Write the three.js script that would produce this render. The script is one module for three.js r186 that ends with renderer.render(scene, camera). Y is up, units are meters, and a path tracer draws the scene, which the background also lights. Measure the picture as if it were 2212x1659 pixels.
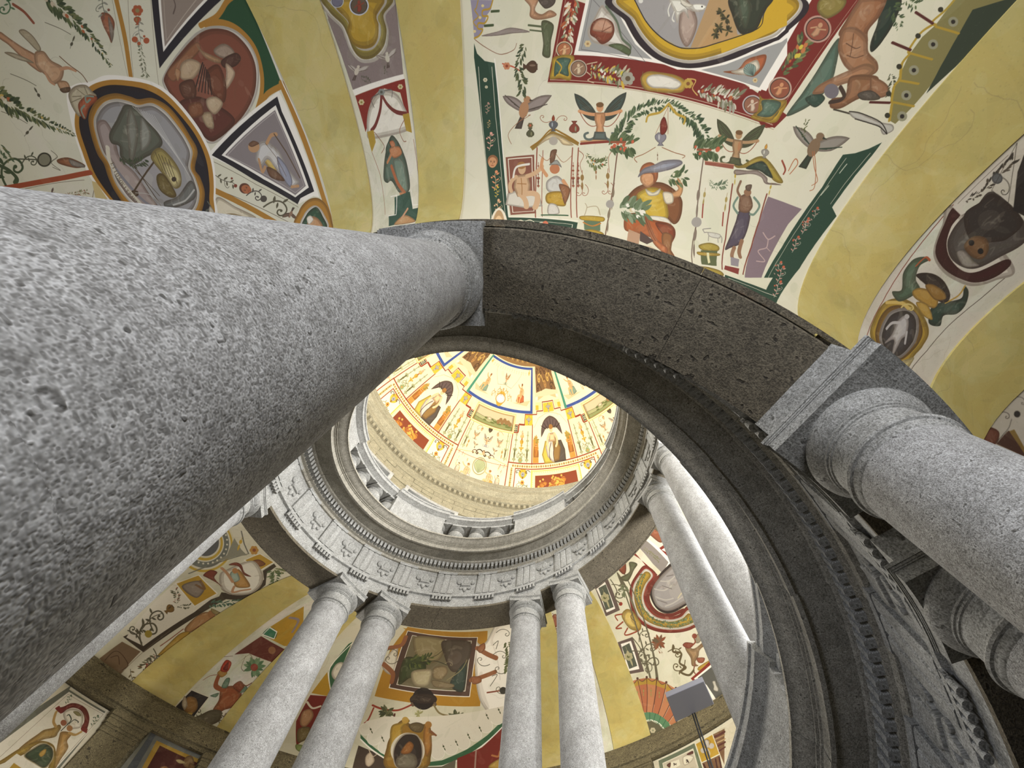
import * as THREE from 'three';
import { mergeGeometries, mergeVertices, toCreasedNormals } from 'three/addons/utils/BufferGeometryUtils.js';
import { RectAreaLightUniformsLib } from 'three/addons/lights/RectAreaLightUniformsLib.js';

// ---------------------------------------------------------------- camera, sky, lights, exposure
// The stair well is a cylinder about the y axis. Every radius and height below is in units of the
// well's radius (the inner face of the entablature); S turns that unit into metres.
const S = 2.0, BASE = 3.1;
const scene = new THREE.Scene();
const camera = new THREE.PerspectiveCamera(82.07, 2212 / 1659, 0.02, 200);
camera.position.set(0, BASE * S, 1.14275 * S);
camera.up.set(-0.15545, 0.29398, 0.94309);
camera.lookAt(-0.01696, BASE * S + 0.95376, 1.14275 * S - 0.3001);
scene.background = new THREE.Color(0.86, 0.93, 1.0);
scene.backgroundIntensity = 1.6;
const renderer = new THREE.WebGLRenderer();
renderer.toneMapping = THREE.LinearToneMapping;
renderer.toneMappingExposure = 1.0;
renderer.shadowMap.enabled = true;
RectAreaLightUniformsLib.init();
// daylight in the window openings, some of them unseen windows added for fill: [azimuth in degrees, height above the eye, width, height, strength, colour, radius, fall of the light towards the axis]
const DAYLIGHT = [
  [-318, 2.5, 0.6, 0.8, 62, 0xffffff, 2.36],  // unseen window, added where its light whitens the column behind the slanting one
  [-286, 1.5, 0.5, 0.9, 80, 0xffffff, 2.36],
  [-51, 0.4, 0.5, 0.8, 15, 0xe4ecff, 2.36],
  [5, 0.34, 0.6, 0.66, 19, 0xf2f4fa, 2.36],
  [-114, 0.62, 0.5, 0.7, 5, 0xfffaf0, 2.36],  // added unseen window, fill light for the near frieze at lower right
  [-171, 1.15, 0.5, 0.7, 19, 0xfff8ee, 2.36],  // unseen window added so light crosses the well to the near frieze
  ...[...Array(15)].map((_, k) => [-133.7 + 24 * k, 4.68, 0.71, 0.64, 27, 0xfffcf6, 2.36]),
];
for (const [deg, h, w, ht, power, color, R, fall = 0] of DAYLIGHT) {
  const t = THREE.MathUtils.degToRad(deg), l = new THREE.RectAreaLight(color, power, w * S, ht * S);
  l.position.set(Math.sin(t) * R * S, (BASE + h) * S, Math.cos(t) * R * S);
  l.lookAt(0, (BASE + h - fall) * S, 0);
  l.name = 'window_daylight';
  scene.add(l);
}

// ---------------------------------------------------------------- measures of the stair
const RISE = 2.44994, H0 = 0.96399;                 // rise per turn; soffit height over the eye at azimuth 0
const RI = 1.0, RO = 1.169, RW = 2.405;             // entablature inner face, outer face, outer wall
const RAD = Math.PI / 180, STEP = 15.02;            // azimuth of one triglyph bay
const soffit = (t) => H0 - (RISE * t) / (2 * Math.PI);
const X = (R, t, h) => new THREE.Vector3(S * R * Math.sin(t), S * (BASE + h), S * R * Math.cos(t));
let seed = 7;
const rnd = () => { seed = (seed * 1664525 + 1013904223) >>> 0; return seed / 4294967296; };

// ---------------------------------------------------------------- naming
const taken = new Map();
function numbered(name) { const n = taken.get(name) ?? 0; taken.set(name, n + 1); return n ? name + '_' + String(n).padStart(3, '0') : name; }
function tag(o, label, category, group) { o.userData.label = label; if (category) o.userData.category = category; if (group) o.userData.group = group; return o; }
function group(name, parent = scene) { const g = new THREE.Group(); g.name = numbered(name); parent.add(g); return g; }
function structure(name) { const g = group(name); g.userData.kind = 'structure'; return g; }
function mesh(name, geometry, material, parent = scene) {
  const m = new THREE.Mesh(geometry, material); m.name = numbered(name); m.castShadow = m.receiveShadow = true; parent.add(m); return m;
}
const screw = (m, deg) => { m.rotation.y = deg * RAD; m.position.y = -(RISE * deg * RAD) / (2 * Math.PI) * S; return m; };   // the helix maps onto itself

// ---------------------------------------------------------------- procedural materials
const clamp = (x) => (x < 0 ? 0 : x > 1 ? 1 : x);
function lattice(n, s) { let a = s >>> 0; const v = new Float32Array(n * n); for (let i = 0; i < n * n; i++) { a = (a * 1664525 + 1013904223) >>> 0; v[i] = a / 4294967296; } return v; }
function noiseField(size, cells, s) {                 // tileable value noise
  const v = lattice(cells, s), out = new Float32Array(size * size);
  for (let y = 0; y < size; y++) for (let x = 0; x < size; x++) {
    const fx = (x / size) * cells, fy = (y / size) * cells, ix = fx | 0, iy = fy | 0, jx = (ix + 1) % cells, jy = (iy + 1) % cells;
    let a = fx - ix, b = fy - iy; a = a * a * (3 - 2 * a); b = b * b * (3 - 2 * b);
    const p = v[iy * cells + ix] * (1 - a) + v[iy * cells + jx] * a, q = v[jy * cells + ix] * (1 - a) + v[jy * cells + jx] * a;
    out[y * size + x] = p * (1 - b) + q * b;
  }
  return out;
}
function dataTexture(size, fill, srgb) {
  const d = new Uint8Array(size * size * 4);
  for (let i = 0; i < size * size; i++) { const c = fill(i); d[i * 4] = c[0]; d[i * 4 + 1] = c[1]; d[i * 4 + 2] = c[2]; d[i * 4 + 3] = 255; }
  const t = new THREE.DataTexture(d, size, size); t.wrapS = t.wrapT = THREE.RepeatWrapping; t.magFilter = THREE.LinearFilter; t.minFilter = THREE.LinearMipmapLinearFilter; t.generateMipmaps = true;
  if (srgb) t.colorSpace = THREE.SRGBColorSpace;
  t.needsUpdate = true; return t;
}
const grey = [0, 0, 0];
function stoneSet(size, metres, grain, dark, light, pits, s) {   // peperino: ash-grey ground, pale crystals, dark flecks and pits; grain in metres
  const n = (g) => Math.max(2, Math.min(size >> 1, Math.round(metres / g)));
  const a = noiseField(size, n(grain * 26), s), b = noiseField(size, n(grain * 7), s + 1), c = noiseField(size, n(grain * 2.4), s + 2), d = noiseField(size, n(grain), s + 3), e = noiseField(size, n(grain * 0.5), s + 4);
  const h = new Float32Array(size * size), tone = new Float32Array(size * size);
  for (let i = 0; i < h.length; i++) {
    const fleck = clamp((d[i] * 0.72 + c[i] * 0.16 + e[i] * 0.12 - 0.61) * 7) * 0.55, pit = clamp((c[i] * 0.62 + b[i] * 0.26 + d[i] * 0.12 - (0.79 - pits)) * 14);
    tone[i] = clamp(0.58 + (a[i] - 0.5) * 0.1 + (b[i] - 0.5) * 0.12 + (c[i] - 0.5) * 0.2 + (d[i] - 0.5) * 0.3 + (e[i] - 0.5) * 0.42) * (1 - fleck) * (1 - pit * 0.62);
    h[i] = clamp(0.66 + (d[i] - 0.5) * 0.22 + (e[i] - 0.5) * 0.22 + (c[i] - 0.5) * 0.2 - fleck * 0.22 - pit * 0.45);
  }
  const map = dataTexture(size, (i) => { for (let q = 0; q < 3; q++) grey[q] = Math.min(255, dark[q] + (light[q] - dark[q]) * tone[i]); return grey; }, true);
  const bump = dataTexture(size, (i) => { grey[0] = grey[1] = grey[2] = h[i] * 255; return grey; });
  map.repeat.set(1 / metres, 1 / metres); bump.repeat.set(1 / metres, 1 / metres);
  return { map, bump };
}
const fine = stoneSet(1024, 1.0, 0.0055, [66, 65, 60], [216, 215, 211], -0.02, 11);
const coarse = stoneSet(2048, 0.9, 0.0034, [62, 60, 56], [226, 226, 225], 0.0, 51);
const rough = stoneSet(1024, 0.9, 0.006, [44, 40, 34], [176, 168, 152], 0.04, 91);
const stoneOf = (set, tint, bump) => new THREE.MeshStandardMaterial({ map: set.map, bumpMap: set.bump, bumpScale: bump, color: tint, roughness: 0.93 });
const M = {
  column: stoneOf(coarse, 0xffffff, 0.002),
  stone: stoneOf(fine, 0xffffff, 0.002),
  soffit: stoneOf(rough, 0xd8d2c4, 0.005),  // rougher brown stone; its darkness also stands in for shade under the ring
  cornice: stoneOf(fine, 0xfff8ea, 0.002),
  drum: stoneOf(fine, 0xe6dcbc, 0.002),
  wallStone: stoneOf(rough, 0xe6dcb4, 0.004),
};
// Fresco painter: coordinates are pixels of the surface's own canvas; v runs from the well side (bottom row) to the wall side (top row).
class Fresco {
  constructor(w, h, ground, s) {
    this.w = w; this.h = h; this.seed = s; const c = document.createElement('canvas'); c.width = w; c.height = h; this.canvas = c; const g = (this.g = c.getContext('2d'));
    g.fillStyle = ground; g.fillRect(0, 0, w, h); g.lineCap = 'round'; g.lineJoin = 'round';
    for (let i = 0; i < 240; i++) { g.globalAlpha = 0.035; g.fillStyle = this.r() > 0.5 ? '#8f7f60' : '#fffaf0'; g.beginPath(); g.ellipse(this.r() * w, this.r() * h, 20 + this.r() * 150, 15 + this.r() * 90, this.r() * 3, 0, 7); g.fill(); }
    g.globalAlpha = 1;
  }
  r() { this.seed = (this.seed * 1664525 + 1013904223) >>> 0; return this.seed / 4294967296; }
  pts(s) { const n = s.trim().split(/[ ,]+/).map(Number), o = []; for (let i = 0; i < n.length; i += 2) o.push([n[i], n[i + 1]]); return o; }
  path(p, closed, smooth) {
    const g = this.g, n = p.length; g.beginPath(); g.moveTo(p[0][0], p[0][1]);
    if (!smooth) for (let i = 1; i < n; i++) g.lineTo(p[i][0], p[i][1]);
    else for (let i = 0; i < (closed ? n : n - 1); i++) {
      const q = (k) => (closed ? p[(k + n) % n] : p[Math.max(0, Math.min(n - 1, k))]), a = q(i - 1), b = q(i), c = q(i + 1), d = q(i + 2);
      g.bezierCurveTo(b[0] + (c[0] - a[0]) / 6, b[1] + (c[1] - a[1]) / 6, c[0] - (d[0] - b[0]) / 6, c[1] - (d[1] - b[1]) / 6, c[0], c[1]);
    }
    if (closed) g.closePath();
  }
  f(c, s) { this.g.fillStyle = c; this.path(this.pts(s), true, false); this.g.fill(); return this; }
  s(c, s) {
    const g = this.g, p = this.pts(s), X = p.map((q) => q[0]), Y = p.map((q) => q[1]), w = Math.max(...X) - Math.min(...X), h = Math.max(...Y) - Math.min(...Y), m = Math.min(w, h);
    g.fillStyle = c; this.path(p, true, true); g.fill();
    if (m > 8 && m < 520) this.model(m, (Math.max(...X) + Math.min(...X)) / 2, (Math.max(...Y) + Math.min(...Y)) / 2, w, h);
    return this;
  }
  model(m, x, y, w, h) {                               // brushwork inside the shape just filled: a darker rim, a paler middle, loose strokes, a thin contour
    const g = this.g, a = g.globalAlpha; g.save(); g.clip();
    g.globalAlpha = 0.2; g.strokeStyle = '#2a1a10'; g.lineWidth = Math.min(26, m * 0.26); g.stroke(); g.globalAlpha = 0.2; g.lineWidth = Math.min(12, m * 0.12); g.stroke();
    for (let i = 0; i < 9; i++) { g.globalAlpha = 0.1; g.strokeStyle = i % 3 ? '#fff3d8' : '#3a2416'; g.lineWidth = m * (0.03 + this.r() * 0.06); const u = x + (this.r() - 0.5) * w * 0.7, v = y + (this.r() - 0.5) * h * 0.7; g.beginPath(); g.moveTo(u, v); g.quadraticCurveTo(u + (this.r() - 0.5) * m * 0.4, v + (this.r() - 0.5) * m * 0.4, u + (this.r() - 0.5) * w * 0.5, v + (this.r() - 0.5) * h * 0.5); g.stroke(); }
    g.globalAlpha = 0.06; g.fillStyle = '#fff6e0'; g.beginPath(); g.ellipse(x - w * 0.06, y - h * 0.06, w * 0.22, h * 0.22, 0, 0, 7); g.fill();
    g.restore(); g.globalAlpha = a;
  }
  l(c, w, s) { this.g.strokeStyle = c; this.g.lineWidth = w; this.path(this.pts(s), false, false); this.g.stroke(); return this; }
  c(c, w, s) { this.g.strokeStyle = c; this.g.lineWidth = w; this.path(this.pts(s), false, true); this.g.stroke(); return this; }
  k(c, w, s) { this.g.strokeStyle = c; this.g.lineWidth = w; this.path(this.pts(s), true, false); this.g.stroke(); return this; }
  a(v) { this.g.globalAlpha = v; return this; }
  leaf(x, y, l, a, c) { const g = this.g; g.fillStyle = c; g.beginPath(); const dx = Math.cos(a) * l, dy = Math.sin(a) * l; g.moveTo(x, y); g.quadraticCurveTo(x + dx * 0.5 - dy * 0.34, y + dy * 0.5 + dx * 0.34, x + dx, y + dy); g.quadraticCurveTo(x + dx * 0.5 + dy * 0.34, y + dy * 0.5 - dx * 0.34, x, y); g.fill(); }
  g_(cols, w0, w1, s, fruit) { return this.gar(cols, w0, w1, s, fruit); }
  gar(cols, w0, w1, s, fruit) {                        // a garland of leaves (and fruit) along a line, w0 wide at its start and w1 at its end
    const p = this.pts(s), C = cols.split(' ');
    for (let i = 0; i + 1 < p.length; i++) {
      const [x0, y0] = p[i], [x1, y1] = p[i + 1], L = Math.hypot(x1 - x0, y1 - y0), d = Math.atan2(y1 - y0, x1 - x0);
      for (let t = 0; t < L; t += 1.5) {
        const k = (i + t / L) / (p.length - 1), w = w0 + (w1 - w0) * k, o = (this.r() - 0.5) * w * 0.7, x = x0 + Math.cos(d) * t - Math.sin(d) * o, y = y0 + Math.sin(d) * t + Math.cos(d) * o;
        this.leaf(x, y, w * (0.38 + this.r() * 0.42), d + (o > 0 ? 1 : -1) * (0.4 + this.r() * 0.9), C[(this.r() * C.length) | 0]);
        if (fruit && this.r() < 0.1) { this.g.fillStyle = fruit.split(' ')[(this.r() * fruit.split(' ').length) | 0]; this.g.beginPath(); this.g.arc(x, y, w * (0.1 + this.r() * 0.08), 0, 7); this.g.fill(); }
      }
    }
    return this;
  }
  m(name, t, ...args) {                                // a motif in its own unit square, placed by an affine frame
    const g = this.g; g.save(); g.transform(...t.split(' ').map(Number)); g.lineWidth = 0.05; MOTIF[name](this, g, ...args); g.restore(); return this;
  }
  el(g, c, x, y, rx, ry = rx, a = 0) { g.fillStyle = c; g.beginPath(); g.ellipse(x, y, rx, ry, a, 0, 7); g.fill(); }
  sh(g, c, d) { g.fillStyle = c; g.beginPath(); for (let i = 0; i < d.length; i++) { const q = d[i]; if (i === 0) g.moveTo(q[0], q[1]); else if (q.length === 2) g.lineTo(q[0], q[1]); else g.quadraticCurveTo(q[0], q[1], q[2], q[3]); } g.closePath(); g.fill(); const A = g.globalAlpha; g.save(); g.clip(); g.strokeStyle = '#24160e'; g.globalAlpha = A * 0.22; g.lineWidth = 0.16; g.stroke(); g.lineWidth = 0.06; g.stroke(); g.restore(); g.globalAlpha = A; }
  st(g, c, w, d) { g.strokeStyle = c; g.lineWidth = w; g.beginPath(); for (let i = 0; i < d.length; i++) { const q = d[i]; if (i === 0) g.moveTo(q[0], q[1]); else if (q.length === 2) g.lineTo(q[0], q[1]); else g.quadraticCurveTo(q[0], q[1], q[2], q[3]); } g.stroke(); }
  wear(n = 1) {                                        // age: pale scuffs, darker stains, hair cracks
    const g = this.g; g.globalAlpha = 0.1; g.fillStyle = '#8a7040'; g.fillRect(0, 0, this.w, this.h);
    for (let i = 0; i < 260 * n; i++) { g.globalAlpha = 0.05; g.fillStyle = this.r() > 0.55 ? '#5c4c34' : '#f3ead6'; g.beginPath(); g.ellipse(this.r() * this.w, this.r() * this.h, 3 + this.r() * 40, 2 + this.r() * 16, this.r() * 3, 0, 7); g.fill(); }
    g.globalAlpha = 0.28; g.strokeStyle = '#6a5a44'; g.lineWidth = 1;
    for (let i = 0; i < 14 * n; i++) { let x = this.r() * this.w, y = this.r() * this.h, a = this.r() * 7; g.beginPath(); g.moveTo(x, y); for (let k = 0; k < 22; k++) { a += (this.r() - 0.5) * 1.3; x += Math.cos(a) * 11; y += Math.sin(a) * 11; g.lineTo(x, y); } g.stroke(); }
    g.globalAlpha = 0.05; for (let i = 0; i < 9000 * n; i++) { g.fillStyle = this.r() > 0.5 ? '#000' : '#fff'; g.fillRect(this.r() * this.w, this.r() * this.h, 2, 2); }
    g.globalAlpha = 1; return this;
  }
  material() {
    const t = new THREE.CanvasTexture(this.canvas); t.colorSpace = THREE.SRGBColorSpace; t.anisotropy = 8;
    return new THREE.MeshStandardMaterial({ map: t, roughness: 0.92 });
  }
}
const MOTIF = {
  o(F, g, c) { F.el(g, c, 0, 0, 1, 1); },
  ring(F, g, c, w) { g.strokeStyle = c; g.lineWidth = w; g.beginPath(); g.ellipse(0, 0, 1, 1, 0, 0, 7); g.stroke(); },
  tuft(F, g, cols, n = 16) { const C = cols.split(' '); for (let i = 0; i < n; i++) F.leaf(0, 0, 0.6 + F.r() * 0.4, F.r() * 6.283, C[i % C.length]); },
  flower(F, g, a, b) { for (let i = 0; i < 6; i++) F.el(g, a, Math.cos(i * 1.047) * 0.55, Math.sin(i * 1.047) * 0.55, 0.4); F.el(g, b, 0, 0, 0.35); },
  bird(F, g, body, wing, dark) {
    F.sh(g, wing, [[0, -0.1], [-0.4, -0.55, -1, -0.35], [-0.85, -0.1, -0.6, 0.0], [-0.3, 0.15, 0, 0.15]]); F.sh(g, wing, [[0, -0.1], [0.4, -0.75, 1, -0.8], [0.85, -0.35, 0.6, -0.1], [0.3, 0.1, 0, 0.15]]);
    for (const k of [-1, 1]) for (let i = 0; i < 4; i++) F.st(g, dark, 0.035, [[k * 0.2, 0], [k * (0.45 + i * 0.15), -0.1 - i * 0.1]]);
    F.sh(g, dark, [[-0.08, 0.3], [-0.22, 0.95], [0.08, 0.9], [0.1, 0.3]]); F.el(g, body, 0, 0.05, 0.2, 0.36); F.el(g, body, 0.05, -0.4, 0.15); F.sh(g, dark, [[0.15, -0.45], [0.32, -0.42], [0.15, -0.36]]);
  },
  scroll(F, g, c, w = 0.12) { F.st(g, c, w, [[-1, 0.6], [-0.5, -0.5, 0.2, -0.4], [0.9, -0.2, 0.7, 0.35], [0.5, 0.75, 0.15, 0.5], [0.0, 0.2, 0.35, 0.15]]); F.leaf(-0.45, 0.0, 0.6, -1.9, c); F.leaf(0.1, -0.4, 0.55, -1.1, c); F.leaf(-0.2, -0.25, 0.5, 1.3, c); F.el(g, c, 0.35, 0.2, w * 0.9); },
  curl(F, g, c, w = 0.08) { F.st(g, c, w, [[-1, 0], [-0.3, -0.8, 0.5, -0.4], [1, -0.1, 0.8, 0.3], [0.5, 0.6, 0.3, 0.3], [0.3, 0.1, 0.5, 0.1]]); },
  sprig(F, g, stem, leafc, fl) { F.st(g, stem, 0.05, [[0, 1], [0.25, 0.2, 0, -0.4], [-0.1, -0.8, 0.1, -1]]); for (let i = 0; i < 6; i++) { const y = 0.8 - i * 0.3; F.leaf(0.08, y, 0.45, i % 2 ? -0.6 : -2.6, leafc); } F.el(g, fl, 0.1, -1, 0.16); F.el(g, fl, -0.35, -0.4, 0.1); F.st(g, stem, 0.04, [[0, 0.1], [0.5, 0, 0.6, -0.35], [0.6, -0.55, 0.4, -0.5]]); },
  candel(F, g, a, b) { F.st(g, a, 0.05, [[0, 1], [0, -1]]); for (const [y, r] of [[0.85, 0.16], [0.5, 0.1], [0.2, 0.2], [-0.1, 0.08], [-0.4, 0.14], [-0.75, 0.1]]) F.el(g, b, 0, y, r, r * 0.55); F.sh(g, a, [[-0.05, 0.2], [-0.1, 0.75, 0, 0.8], [0.1, 0.75, 0.05, 0.2]]); },
  drop(F, g, a, b) { F.st(g, a, 0.06, [[0, -1], [0, 1]]); F.el(g, b, 0, -0.3, 0.22, 0.3); F.el(g, b, 0, 0.55, 0.14, 0.4); },
  vase(F, g, a, b, fl) { F.sh(g, a, [[-0.18, -0.45], [-0.75, -0.3, -0.55, 0.2], [-0.3, 0.55, -0.14, 0.6], [-0.35, 0.9], [0.35, 0.9], [0.14, 0.6], [0.3, 0.55, 0.55, 0.2], [0.75, -0.3, 0.18, -0.45]]); F.el(g, b, -0.15, 0.0, 0.1, 0.3); F.sh(g, b, [[-0.3, -0.5], [0.3, -0.5], [0.3, -0.42], [-0.3, -0.42]]); if (fl) F.sh(g, fl, [[-0.14, -0.5], [-0.35, -0.8, 0.02, -1.3], [0.3, -0.85, 0.14, -0.5]]); },
  face(F, g, skin, hair) { F.el(g, hair, 0, -0.18, 0.78, 0.86); F.el(g, skin, 0, 0.1, 0.62, 0.8); for (const k of [-1, 1]) { F.el(g, '#3a2a1c', k * 0.24, 0, 0.1, 0.06); F.st(g, '#6a4530', 0.06, [[k * 0.12, -0.17], [k * 0.4, -0.16]]); } F.st(g, '#8a5a3e', 0.06, [[0.02, 0], [0.08, 0.28], [-0.05, 0.3]]); F.st(g, '#8c3d2c', 0.09, [[-0.17, 0.52], [0.17, 0.52]]); },
  shell(F, g, a, b) { F.sh(g, a, [[0, 0.9], [-0.95, 0.4, -0.9, -0.2], [-0.6, -0.9, 0, -0.95], [0.6, -0.9, 0.9, -0.2], [0.95, 0.4, 0, 0.9]]); for (let i = -3; i <= 3; i++) F.st(g, b, 0.06, [[0, 0.85], [i * 0.26, -0.85 + Math.abs(i) * 0.12]]); },
  lily(F, g, c, d = '#8a7a3a') { for (const [cc, k] of [[d, 1.12], [c, 1]]) { F.sh(g, cc, [[0, -0.95 * k], [-0.42 * k, -0.3, -0.1, 0.2], [0.1, 0.2], [0.42 * k, -0.3, 0, -0.95 * k]]); for (const s of [-1, 1]) F.sh(g, cc, [[s * 0.12, 0.25], [s * 0.2, -0.5, s * 0.75 * k, -0.45], [s * 1.05 * k, -0.2, s * 0.7, 0.1], [s * 0.62, -0.2, s * 0.45, 0.0], [s * 0.35, 0.2, s * 0.2, 0.3]]); F.sh(g, cc, [[-0.4, 0.18], [0.4, 0.18], [0.4, 0.34 * k], [-0.4, 0.34 * k]]); F.sh(g, cc, [[-0.12, 0.3], [-0.35, 0.7, 0, 0.95 * k], [0.35, 0.7, 0.12, 0.3]]); } },
  medal(F, g, rim, inner, fig) { F.el(g, rim, 0, 0, 1, 1); F.el(g, '#2a201a', 0, 0, 0.86, 0.86); F.el(g, inner, 0, 0, 0.8, 0.8); if (fig) { F.el(g, fig, 0, -0.35, 0.16, 0.2); F.sh(g, fig, [[-0.2, -0.15], [0.2, -0.18], [0.3, 0.3], [0.1, 0.65], [-0.2, 0.6], [-0.15, 0.2]]); F.st(g, fig, 0.1, [[0.15, -0.1], [0.5, -0.3]]); F.st(g, fig, 0.1, [[-0.15, -0.1], [-0.45, 0.2]]); } },
  winged(F, g, skin, wing, base, ribbon = '#8a4a34') {
    for (const k of [-1, 1]) {
      F.sh(g, wing, [[k * 0.1, -0.05], [k * 0.4, -0.75, k * 1.0, -0.95], [k * 0.98, -0.6, k * 0.8, -0.3], [k * 0.6, 0.1, k * 0.18, 0.15]]);
      for (let i = 0; i < 5; i++) F.st(g, '#3b3426', 0.03, [[k * 0.2, 0.05 - i * 0.05], [k * (0.5 + i * 0.1), -0.05 - i * 0.19]]);
      F.st(g, skin, 0.13, [[k * 0.16, -0.1], [k * 0.45, -0.1, k * 0.82, -0.25]]); F.st(g, base, 0.1, [[k * 0.1, 0.7], [k * 0.35, 1.05, k * 0.6, 0.9], [k * 0.72, 0.7, k * 0.5, 0.65]]);
    }
    F.sh(g, skin, [[-0.2, -0.18], [0.2, -0.18], [0.22, 0.1], [0.14, 0.4], [0.2, 0.7], [-0.2, 0.7], [-0.14, 0.4], [-0.22, 0.1]]); F.sh(g, base, [[-0.22, 0.6], [0.22, 0.6], [0.3, 0.95], [-0.3, 0.95]]);
    F.el(g, skin, 0, -0.38, 0.14, 0.18); F.el(g, '#6a4a2a', 0, -0.48, 0.15, 0.1); F.el(g, '#a8734c', 0.08, 0.1, 0.06, 0.2); F.st(g, ribbon, 0.03, [[-0.8, -0.2], [-0.5, 0.5, -0.15, 0.35]]); F.st(g, ribbon, 0.03, [[0.8, -0.2], [0.5, 0.5, 0.15, 0.35]]);
  },
  woman(F, g, skin, robe, robe2, hair) {               // a standing draped figure, two units tall
    F.sh(g, robe2, [[-0.3, -0.55], [-0.5, 0.2, -0.42, 0.9], [0.4, 0.92], [0.5, 0.2, 0.3, -0.55]]); F.sh(g, robe, [[-0.26, -0.6], [0.24, -0.62], [0.34, -0.1], [0.2, 0.2], [0.36, 0.85], [-0.1, 0.9], [-0.3, 0.2], [-0.34, -0.1]]);
    for (const [a, b] of [[-0.15, 0.05], [0.05, 0.1], [0.2, 0.2]]) F.st(g, robe2, 0.05, [[a, -0.05], [b + 0.1, 0.4, b, 0.85]]);
    F.st(g, skin, 0.13, [[-0.24, -0.5], [-0.5, -0.2, -0.3, -0.02]]); F.st(g, skin, 0.13, [[0.24, -0.5], [0.55, -0.4, 0.5, -0.8]]); F.el(g, skin, 0, -0.78, 0.13, 0.17); F.sh(g, hair, [[-0.16, -0.75], [-0.2, -1.0, 0.02, -1.0], [0.2, -0.98, 0.15, -0.78], [0.05, -0.92]]); F.el(g, skin, -0.08, 0.95, 0.1, 0.05); F.el(g, skin, 0.22, 0.95, 0.1, 0.05); F.st(g, '#fff4dc', 0.03, [[-0.12, -0.5], [0, -0.4, 0.12, -0.5]]);
  },
  nude(F, g, skin, dark, cloth) {                      // a seated or leaning bare figure
    F.sh(g, cloth, [[-0.6, 0.25], [-0.2, 0.1], [0.7, 0.35], [0.8, 0.8], [0.1, 0.95], [-0.7, 0.8]]); F.sh(g, skin, [[-0.28, -0.45], [0.2, -0.5], [0.32, -0.1], [0.25, 0.35], [-0.2, 0.4], [-0.35, 0.0]]);
    F.st(g, skin, 0.22, [[0.05, 0.3], [0.5, 0.15, 0.6, 0.35], [0.62, 0.6, 0.5, 0.9]]); F.st(g, skin, 0.2, [[-0.1, 0.3], [0.2, 0.5, 0.15, 0.9]]); F.st(g, skin, 0.15, [[-0.25, -0.4], [-0.6, -0.2, -0.45, 0.15]]); F.st(g, skin, 0.15, [[0.18, -0.42], [0.55, -0.5, 0.75, -0.75]]);
    F.el(g, skin, -0.02, -0.68, 0.15, 0.19); F.el(g, dark, -0.04, -0.79, 0.17, 0.12); F.st(g, dark, 0.03, [[-0.05, -0.35], [0, 0, -0.02, 0.3]]); F.st(g, dark, 0.03, [[-0.2, -0.15], [0.15, -0.13]]);
  },
  seated(F, g, skin, robe, robe2, hood) {              // a seated woman under a ribbed canopy
    F.sh(g, hood, [[-0.75, -0.1], [-0.8, -0.85, 0, -0.95], [0.8, -0.85, 0.75, -0.1], [0.4, -0.45], [-0.4, -0.45]]); for (let i = -3; i <= 3; i++) F.st(g, '#241c1a', 0.03, [[i * 0.12, -0.42], [i * 0.24, -0.85 + Math.abs(i) * 0.09]]);
    F.sh(g, robe2, [[-0.6, 0.1], [0.5, 0.05], [0.75, 0.6], [0.6, 0.98], [-0.7, 0.98], [-0.75, 0.5]]); F.sh(g, robe, [[-0.3, -0.05], [0.15, -0.1], [0.5, 0.3], [0.4, 0.7], [0.1, 0.95], [-0.3, 0.9], [-0.5, 0.4]]);
    F.sh(g, skin, [[-0.22, -0.25], [0.18, -0.25], [0.22, 0.1], [-0.2, 0.12]]); F.st(g, skin, 0.13, [[-0.2, -0.2], [-0.45, 0.1, -0.2, 0.3]]); F.st(g, skin, 0.13, [[0.18, -0.2], [0.45, 0.05, 0.3, 0.4]]); F.el(g, skin, 0, -0.42, 0.13, 0.16); F.el(g, '#9a6a34', 0, -0.5, 0.15, 0.1);
    F.st(g, '#4a3a30', 0.04, [[-0.2, 0.2], [0.1, 0.5, 0, 0.9]]); F.st(g, '#4a3a30', 0.04, [[0.1, 0.15], [0.35, 0.5, 0.25, 0.85]]);
  },
  battle(F, g, bg, c1, c2, c3) { F.sh(g, bg, [[-1, -1], [1, -1], [1, 1], [-1, 1]]); for (let i = 0; i < 12; i++) { const x = -0.7 + F.r() * 1.4, y = -0.25 + F.r() * 0.9; F.el(g, [c1, c2, c3][i % 3], x, y, 0.12 + F.r() * 0.2, 0.1 + F.r() * 0.22, F.r() * 3); F.el(g, c1, x + 0.05, y - 0.25, 0.07, 0.08); F.st(g, i % 2 ? c2 : c1, 0.07, [[x, y], [x + F.r() * 0.6 - 0.3, y + F.r() * 0.5 - 0.35]]); } },
  land(F, g, sky, hill, near) { F.sh(g, sky, [[-1, -1], [1, -1], [1, 1], [-1, 1]]); F.sh(g, hill, [[-1, 0.2], [-0.6, -0.3, -0.2, 0.1], [0.2, -0.2, 0.5, 0.1], [1, 0], [1, 1], [-1, 1]]); F.sh(g, near, [[-1, 0.5], [-0.3, 0.2, 0.2, 0.6], [1, 0.45], [1, 1], [-1, 1]]); for (let i = 0; i < 9; i++) F.el(g, '#5f6b3a', -0.9 + F.r() * 1.8, 0.1 + F.r() * 0.5, 0.08 + F.r() * 0.08, 0.12); F.sh(g, '#d9cfae', [[0.1, 0.0], [0.22, -0.12], [0.34, 0.0], [0.34, 0.3], [0.1, 0.3]]); },
};
MOTIF.letter = (F, g, ch, c) => { g.fillStyle = c; g.font = 'bold 1.9px serif'; g.textAlign = 'center'; g.textBaseline = 'middle'; g.fillText(ch, 0, 0); };
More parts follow.
